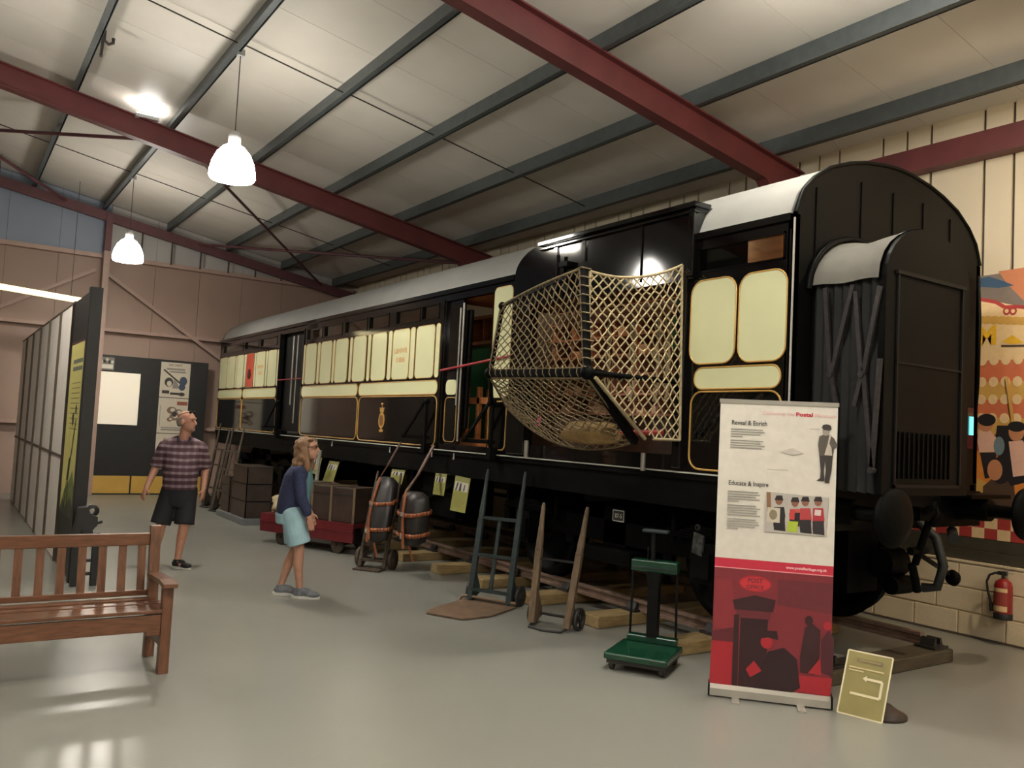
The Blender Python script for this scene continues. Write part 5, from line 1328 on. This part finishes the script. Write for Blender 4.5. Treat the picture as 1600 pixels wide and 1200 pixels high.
# ================================================================== people
def remeshed(mb, name, m, parent, voxel=.009, smooth=6, keep=1.0):
    me = mesh_of(mb, name, m); ob = bpy.data.objects.new('tmp', me); COL.objects.link(ob)
    md = ob.modifiers.new('r', 'REMESH'); md.mode = 'VOXEL'; md.voxel_size = voxel; md.use_smooth_shade = True
    sm = ob.modifiers.new('s', 'SMOOTH'); sm.iterations = smooth; sm.factor = .5
    dg = bpy.context.evaluated_depsgraph_get(); me2 = bpy.data.meshes.new_from_object(ob.evaluated_get(dg)); me2.name = name
    COL.objects.unlink(ob); bpy.data.objects.remove(ob)
    me2.materials.clear(); me2.materials.append(m)
    for p in me2.polygons: p.use_smooth = True
    return link(name, me2, parent)
def cap(mb, p0, p1, r0, r1, n=14):
    mb.cyl(p0, p1, r0, r1, n=n); mb.ball(p0, r0 * .995, n, 8); mb.ball(p1, r1 * .995, n, 8)
def leg_cloth(mb, p0, p1, r0, r1, n=18):
    mb.ball(p0, r0 * .995, n, 10); mb.cyl(p0, p1, r0, r1, n=n)
def loft(mb, rings, n=22):
    """rings: (z, rx, ry, cx, cy)"""
    vs_ = []
    for z, rx, ry, cx, cy in rings: vs_ += [(cx + rx * math.cos(2 * PI * i / n), cy + ry * math.sin(2 * PI * i / n), z) for i in range(n)]
    k = len(rings)
    mb.add(vs_, [(a * n + i, a * n + (i + 1) % n, (a + 1) * n + (i + 1) % n, (a + 1) * n + i) for a in range(k - 1) for i in range(n)])
    mb.add(vs_[:n], [tuple(reversed(range(n)))]); mb.add(vs_[-n:], [tuple(range(n))])
def hand(mb, wrist, d, across, palm, s=1.0, curl=.5):
    """wrist point, finger direction, across (towards the thumb), palm normal"""
    w, d, a, p = V3(wrist), V3(d).normalized(), V3(across).normalized(), V3(palm).normalized()
    mb.ball(w + d * .045 * s, (.016, .016, .016), 10, 8)
    M = Matrix((a, d, p)).transposed()
    mb.ball(w + d * .048 * s, (.040 * s, .055 * s, .017 * s), 14, 9, M=M)
    cap(mb, w - d * .01, w + d * .03 * s, .026 * s, .026 * s, 10)
    for i, (o, L) in enumerate(((.028, .072), (.010, .080), (-.010, .074), (-.028, .058))):
        b0 = w + d * .092 * s + a * o * s
        p1 = b0 + (d * (1 - .25 * curl) + p * .5 * curl + a * o * 1.2) * (L * .5 * s); p2 = p1 + (d * (1 - .9 * curl) + p * .9 * curl) * (L * .5 * s)
        mb.tube([b0 - d * .02, b0, p1, p2], [.0095 * s, .0095 * s, .009 * s, .0072 * s], n=8); mb.ball(p2, .0072 * s, 8, 6); mb.ball(p1, .0091 * s, 8, 6)
    t0 = w + d * .025 * s + a * .03 * s; t1 = t0 + (d * .6 + a * .7 + p * .25) * .04 * s; t2 = t1 + (d * .9 + a * .15 + p * .4) * .034 * s
    mb.tube([t0, t1, t2], [.012 * s, .0105 * s, .0085 * s], n=8); mb.ball(t2, .0085 * s, 8, 6)
def head(mb, c, f, s=1.0):
    """head centred at c looking along f"""
    c, f = V3(c), V3(f).normalized(); up = Vector((0, 0, 1)); r = f.cross(up).normalized(); u = r.cross(f); M = Matrix((r, f, u)).transposed()
    P = lambda x, y, z: c + M @ Vector((x, y, z)) * s
    mb.ball(P(0, -.012, .025), (.074 * s, .095 * s, .088 * s), 20, 14, M=M)
    mb.ball(P(0, .015, -.045), (.056 * s, .070 * s, .066 * s), 18, 12, M=M)
    mb.ball(P(0, .055, -.088), (.030 * s, .024 * s, .022 * s), 12, 8, M=M)
    mb.tube([P(0, .082, .012), P(0, .098, -.018), P(0, .100, -.030)], [.010 * s, .014 * s, .015 * s], n=8)
    mb.ball(P(0, .088, -.030), (.017 * s, .014 * s, .012 * s), 8, 6, M=M)
    mb.ball(P(0, .078, .034), (.050 * s, .014 * s, .012 * s), 12, 8, M=M)
    mb.ball(P(0, .078, -.062), (.024 * s, .010 * s, .009 * s), 10, 6, M=M)
    for x in (-1, 1): mb.ball(P(x * .076, -.012, -.008), (.011 * s, .022 * s, .032 * s), 10, 8, M=M)
    return P, M
skin_m = mat('skin_man', (.47, .23, .155), .5, var=.1, scale=18)
skin_w = mat('skin_woman', (.46, .24, .16), .5, var=.1, scale=18)
eye_m = mat('eye_dark', (.02, .015, .012), .2); lip = mat('lip', (.36, .13, .10), .5)

# ---- man in a checked shirt
gm = onZ(276, 888); azm = math.atan2(gm.x, gm.y)
man = thing('person', 'man in purple checked shirt and black shorts with sunglasses on his head', 'person', (gm.x, gm.y, 0), -azm)
hc = Vector((0.0, -.02, 1.665)); look = Vector((.86, -.50, .02))
body = MB(); P_, M_ = head(body, hc, look, 1.10)
cap(body, (-.02, .02, 1.42), (-.005, .0, 1.58), .070, .062)
loft(body, [(.90, .14, .10, -.03, .03), (1.1, .155, .115, -.03, .02), (1.3, .165, .10, -.03, .02), (1.43, .13, .075, -.03, .02), (1.47, .07, .06, -.02, .02)])
LS, LE, LW = Vector((-.225, .02, 1.37)), Vector((-.30, .06, 1.13)), Vector((-.375, -.02, .905))
RS, RE, RW = Vector((.175, .02, 1.37)), Vector((.235, .08, 1.13)), Vector((.225, .0, .905))
for a_, b_, c_ in ((LS, LE, LW), (RS, RE, RW)):
    cap(body, a_, b_, .052, .044); cap(body, b_, c_, .045, .030)
hand(body, LW, (-.35, -.15, -1), (.55, -.8, 0), (.8, .5, 0)); hand(body, RW, (-.05, -.2, -1), (-.5, -.85, 0), (-.85, .5, 0))
LH, LK, LA = Vector((-.12, .03, .88)), Vector((-.20, -.02, .48)), Vector((-.26, .12, .09))
RH, RK, RA = Vector((.06, .03, .88)), Vector((.045, -.04, .48)), Vector((.0, .0, .09))
for h_, k_, a_ in ((LH, LK, LA), (RH, RK, RA)):
    cap(body, h_, k_, .085, .058); cap(body, k_, k_.lerp(a_, .35) + Vector((0, .015, 0)), .056, .055); cap(body, k_.lerp(a_, .35) + Vector((0, .015, 0)), a_, .053, .034); cap(body, a_, a_ + Vector((.05, -.06, -.04)), .034, .03)
remeshed(body, 'body', skin_m, man, .0075, 3)
sh = MB()
loft(sh, [(.885, .185, .145, -.03, .02), (.95, .188, .155, -.03, .015), (1.08, .192, .158, -.03, .0), (1.22, .196, .145, -.03, .01), (1.34, .205, .125, -.03, .02), (1.42, .17, .10, -.03, .02), (1.46, .09, .075, -.025, .02)])
for a_, b_ in ((LS, LE), (RS, RE)): leg_cloth(sh, a_, a_.lerp(b_, .95), .070, .078); cap(sh, a_ + Vector((0, 0, .015)), Vector((-.025 + math.copysign(.06, a_.x), .02, 1.455)), .058, .05)
shirt_m = mat('checked_shirt', (.12, .055, .065), .8, var=.1)
nt = shirt_m.node_tree; bs_ = nt.nodes['Principled BSDF']; tc = nt.nodes.new('ShaderNodeTexCoord')
def band(axis, scale, lo, hi):
    w = nt.nodes.new('ShaderNodeTexWave'); w.wave_type = 'BANDS'; w.bands_direction = axis; w.inputs['Scale'].default_value = scale; w.inputs['Distortion'].default_value = 1.2; w.inputs['Detail'].default_value = 1
    nt.links.new(tc.outputs['Object'], w.inputs['Vector']); r = nt.nodes.new('ShaderNodeValToRGB'); r.color_ramp.elements[0].position = .45; r.color_ramp.elements[1].position = .85
    r.color_ramp.elements[0].color = lo; r.color_ramp.elements[1].color = hi; nt.links.new(w.outputs['Fac'], r.inputs['Fac']); return r
b1 = band('Z', 4.2, (.075, .032, .042, 1), (.25, .19, .21, 1)); b2 = band('X', 4.5, (.75, .68, .72, 1), (1, 1, 1, 1))
mx = nt.nodes.new('ShaderNodeMix'); mx.data_type = 'RGBA'; mx.blend_type = 'MULTIPLY'; mx.inputs[0].default_value = 1
nt.links.new(b1.outputs[0], mx.inputs[6]); nt.links.new(b2.outputs[0], mx.inputs[7]); nt.links.new(mx.outputs[2], bs_.inputs['Base Color'])
shirt = remeshed(sh, 'shirt', shirt_m, man, .011, 4)
col = MB(); 
for s_ in (-1, 1): col.prism([(-.02 + s_ * .02, -.075, 1.38), (-.02 + s_ * .075, -.05, 1.455), (-.02 + s_ * .08, .03, 1.49), (-.02 + s_ * .055, -.03, 1.50)], (0, -.012, 0))
build(col, 'collar', mat('collar_dark', (.05, .03, .05), .8), shirt, False)
so = MB(); loft(so, [(.70, .175, .135, -.03, .02), (.80, .178, .145, -.03, .02), (.93, .175, .145, -.03, .02)])
leg_cloth(so, LH, LK + Vector((-.005, 0, .02)), .108, .112); leg_cloth(so, RH, RK + Vector((0, 0, .02)), .108, .112)
remeshed(so, 'shorts', mat('black_shorts', (.008, .008, .011), .8), man, .011, 4)
def shoe(parent, ank, dirv, m, msole, L=.27, lift=0):
    d = V3(dirv).normalized(); x = Vector((d.y, -d.x, 0)); a_ = V3((ank[0], ank[1], lift)); mb = MB(); M = Matrix((x, d, Vector((0, 0, 1)))).transposed()
    mb.ball(a_ + d * .12 + Vector((0, 0, .042)), (.045, .085, .036), 14, 9, M=M); mb.ball(a_ + Vector((0, 0, .055)), (.042, .07, .05), 14, 9, M=M); mb.ball(a_ + d * .05 + Vector((0, 0, .065)), (.04, .07, .042), 14, 9, M=M)
    mb.cyl(a_ + Vector((0, 0, .06)), a_ + Vector((0, 0, .105)), .042, .044, n=14)
    o = remeshed(mb, 'shoe', m, parent, .008, 3)
    ms = MB(); out = [(.040 * math.cos(t) * (1.0 if math.sin(t) < 0 else 1.12), (.085 if math.sin(t) < 0 else .2) * math.sin(t)) for t in [2 * PI * i / 20 for i in range(20)]]
    ms.prism([a_ + x * u_ + d * v_ + Vector((0, 0, .001)) for u_, v_ in out], (0, 0, .026)); build(ms, 'sole', msole, o, False)
white_sole = mat('white_sole', (.6, .58, .53), .6)
shoe(man, (LA.x, LA.y), (.3, -1, 0), mat('black_trainer', (.012, .012, .013), .55), white_sole)
shoe(man, (RA.x, RA.y), (.75, -.66, 0), MATS['black_trainer'], white_sole)
hr = MB()                                                    # cropped grey hair at the sides, moustache and beard shadow
for x in (-1, 1): hr.ball(P_(x * .066, -.035, .0), (.014, .055, .05), 12, 8, M=M_)
hr.ball(P_(0, -.088, -.01), (.05, .02, .05), 12, 8, M=M_)
build(hr, 'hair', mat('grey_hair', (.22, .18, .155), .8, var=.2, scale=60), man, False)
build(MB().ball(P_(0, .066, -.085), (.036, .026, .022), 12, 8, M=M_), 'beard', mat('beard_grey', (.26, .17, .13), .8), man, False)
gl = MB()
for x in (-1, 1):
    gl.ball(P_(x * .036, .052, .098), (.028, .010, .018), 12, 8, M=M_)
    gl.tube([P_(x * .062, .045, .098), P_(x * .076, -.03, .075), P_(x * .076, -.06, .05)], .004, n=6)
gl.tube([P_(-.01, .060, .10), P_(.01, .060, .10)], .004, n=6)
build(gl, 'sunglasses', mat('black_plastic', (.01, .01, .01), .15), man, False)
ey = MB()
for x in (-1, 1): ey.ball(P_(x * .030, .076, .014), (.011, .006, .006), 8, 6, M=M_)
build(ey, 'eyes', eye_m, man, False)
build(MB().ball(P_(0, .082, -.062), (.021, .009, .006), 10, 6, M=M_), 'lips', lip, man, False)

# ---- woman walking, seen from the side
gw = onZ(458, 932); azw = math.atan2(gw.x, gw.y)
wo = thing('person', 'woman in navy cardigan and pale blue shorts walking towards the coach', 'person', (gw.x, gw.y, 0), -azw)
hc = Vector((.055, 0, 1.465)); look = Vector((.97, -.22, .10))
body = MB(); P_, M_ = head(body, hc, look, 1.04)
cap(body, (-.005, .0, 1.27), (.03, 0, 1.38), .05, .048)
loft(body, [(.82, .12, .145, -.075, 0), (.95, .11, .125, -.07, 0), (1.1, .11, .13, -.05, 0), (1.24, .10, .14, -.025, 0), (1.30, .06, .08, -.01, 0)])
NS, NE, NW = Vector((-.02, -.165, 1.235)), Vector((.02, -.20, .985)), Vector((.105, -.19, .80))
FS, FE, FW = Vector((-.02, .165, 1.235)), Vector((.0, .20, .99)), Vector((.12, .18, .81))
for a_, b_, c_ in ((NS, NE, NW), (FS, FE, FW)): cap(body, a_, b_, .045, .038); cap(body, b_, c_, .037, .026)
hand(body, NW, (.25, -.05, -1), (.9, .3, .2), (-.1, 1, 0), .92); hand(body, FW, (.3, .05, -1), (.9, -.3, .2), (-.1, -1, 0), .92, .5)
NH, NK, NA = Vector((-.06, -.085, .82)), Vector((.03, -.085, .47)), Vector((.06, -.09, .085))
FH, FK, FA = Vector((-.06, .085, .82)), Vector((.0, .075, .46)), Vector((-.125, .08, .10))
for h_, k_, a_ in ((NH, NK, NA), (FH, FK, FA)):
    cap(body, h_, k_, .085, .054); q_ = k_.lerp(a_, .35) + Vector((-.015, 0, 0)); cap(body, k_, q_, .052, .050); cap(body, q_, a_, .049, .031); cap(body, a_, a_ + Vector((.06, 0, -.045)), .030, .028)
remeshed(body, 'body', skin_w, wo, .0075, 3)
navy = mat('navy_cardigan', (.022, .028, .075), .85, var=.2, scale=30); aqua = mat('aqua_blouse', (.10, .20, .22), .8); pale = mat('pale_blue_shorts', (.33, .51, .57), .8, var=.12, scale=9)
ca = MB()
loft(ca, [(.80, .135, .165, -.085, 0), (.90, .135, .165, -.08, 0), (1.05, .135, .16, -.06, 0), (1.2, .13, .165, -.03, 0), (1.27, .10, .14, -.015, 0), (1.31, .06, .075, -.005, 0)])
for a_, b_, c_ in ((NS, NE, NW), (FS, FE, FW)): cap(ca, a_, b_, .066, .056); cap(ca, b_, b_.lerp(c_, .72), .056, .047)
remeshed(ca, 'cardigan', navy, wo, .010, 4)
bl_ = MB(); loft(bl_, [(.78, .06, .11, .035, 0), (.95, .06, .115, .045, 0), (1.15, .06, .12, .065, 0), (1.26, .045, .09, .06, 0), (1.30, .03, .06, .045, 0)])
remeshed(bl_, 'blouse', aqua, wo, .010, 3)
so = MB(); loft(so, [(.72, .145, .165, -.07, 0), (.80, .15, .17, -.075, 0), (.90, .13, .155, -.075, 0)])
leg_cloth(so, NH, NK + Vector((-.005, 0, .06)), .108, .118); leg_cloth(so, FH, FK + Vector((-.005, 0, .065)), .108, .118)
remeshed(so, 'shorts', pale, wo, .010, 4)
hairm = mat('light_brown_hair', (.20, .105, .05), .6, var=.35, scale=40, stretch=(6, 6, 1))
hr = MB()
hr.ball(P_(0, -.028, .034), (.088, .098, .092), 20, 12, M=M_); hr.ball(P_(0, -.075, -.05), (.085, .070, .10), 18, 12, M=M_); hr.ball(P_(0, -.10, -.15), (.10, .06, .09), 18, 12, M=M_)
for x in (-1, 1): hr.ball(P_(x * .07, -.015, -.07), (.03, .045, .10), 14, 10, M=M_); hr.ball(P_(x * .085, .0, -.16), (.03, .04, .07), 14, 10, M=M_); hr.ball(P_(x * .05, .045, .085), (.04, .03, .02), 12, 8, M=M_)
rh = random.Random(5)
for i in range(46):
    a = rh.uniform(-1, 1); zz = rh.uniform(-.20, .06); yy = -.05 - .055 * (1 - abs(a)) + rh.uniform(-.02, .02) - (.03 if zz < -.1 else 0)
    hr.ball(P_(a * (.085 + .02 * (zz < -.08)), yy, zz), (.026, .026, .034), 10, 7, M=M_)
remeshed(hr, 'hair', hairm, wo, .008, 2)
gl = MB()
for x in (-1, 1): gl.ball(P_(x * .034, .088, .014), (.026, .007, .018), 12, 8, M=M_); gl.tube([P_(x * .058, .082, .018), P_(x * .075, .0, .014)], .004, n=6)
gl.tube([P_(-.01, .092, .018), P_(.01, .092, .018)], .004, n=6)
build(gl, 'glasses', mat('brown_frames', (.09, .035, .02), .12), wo, False)
build(MB().ball(P_(0, .080, -.062), (.022, .009, .007), 10, 6, M=M_), 'lips', lip, wo, False)
grey_t = mat('grey_trainer', (.16, .17, .19), .7, var=.2, scale=30)
shoe(wo, (NA.x, NA.y), (1, -.25, 0), grey_t, white_sole, lift=0); shoe(wo, (FA.x, FA.y), (1, -.15, 0), grey_t, white_sole, lift=0)
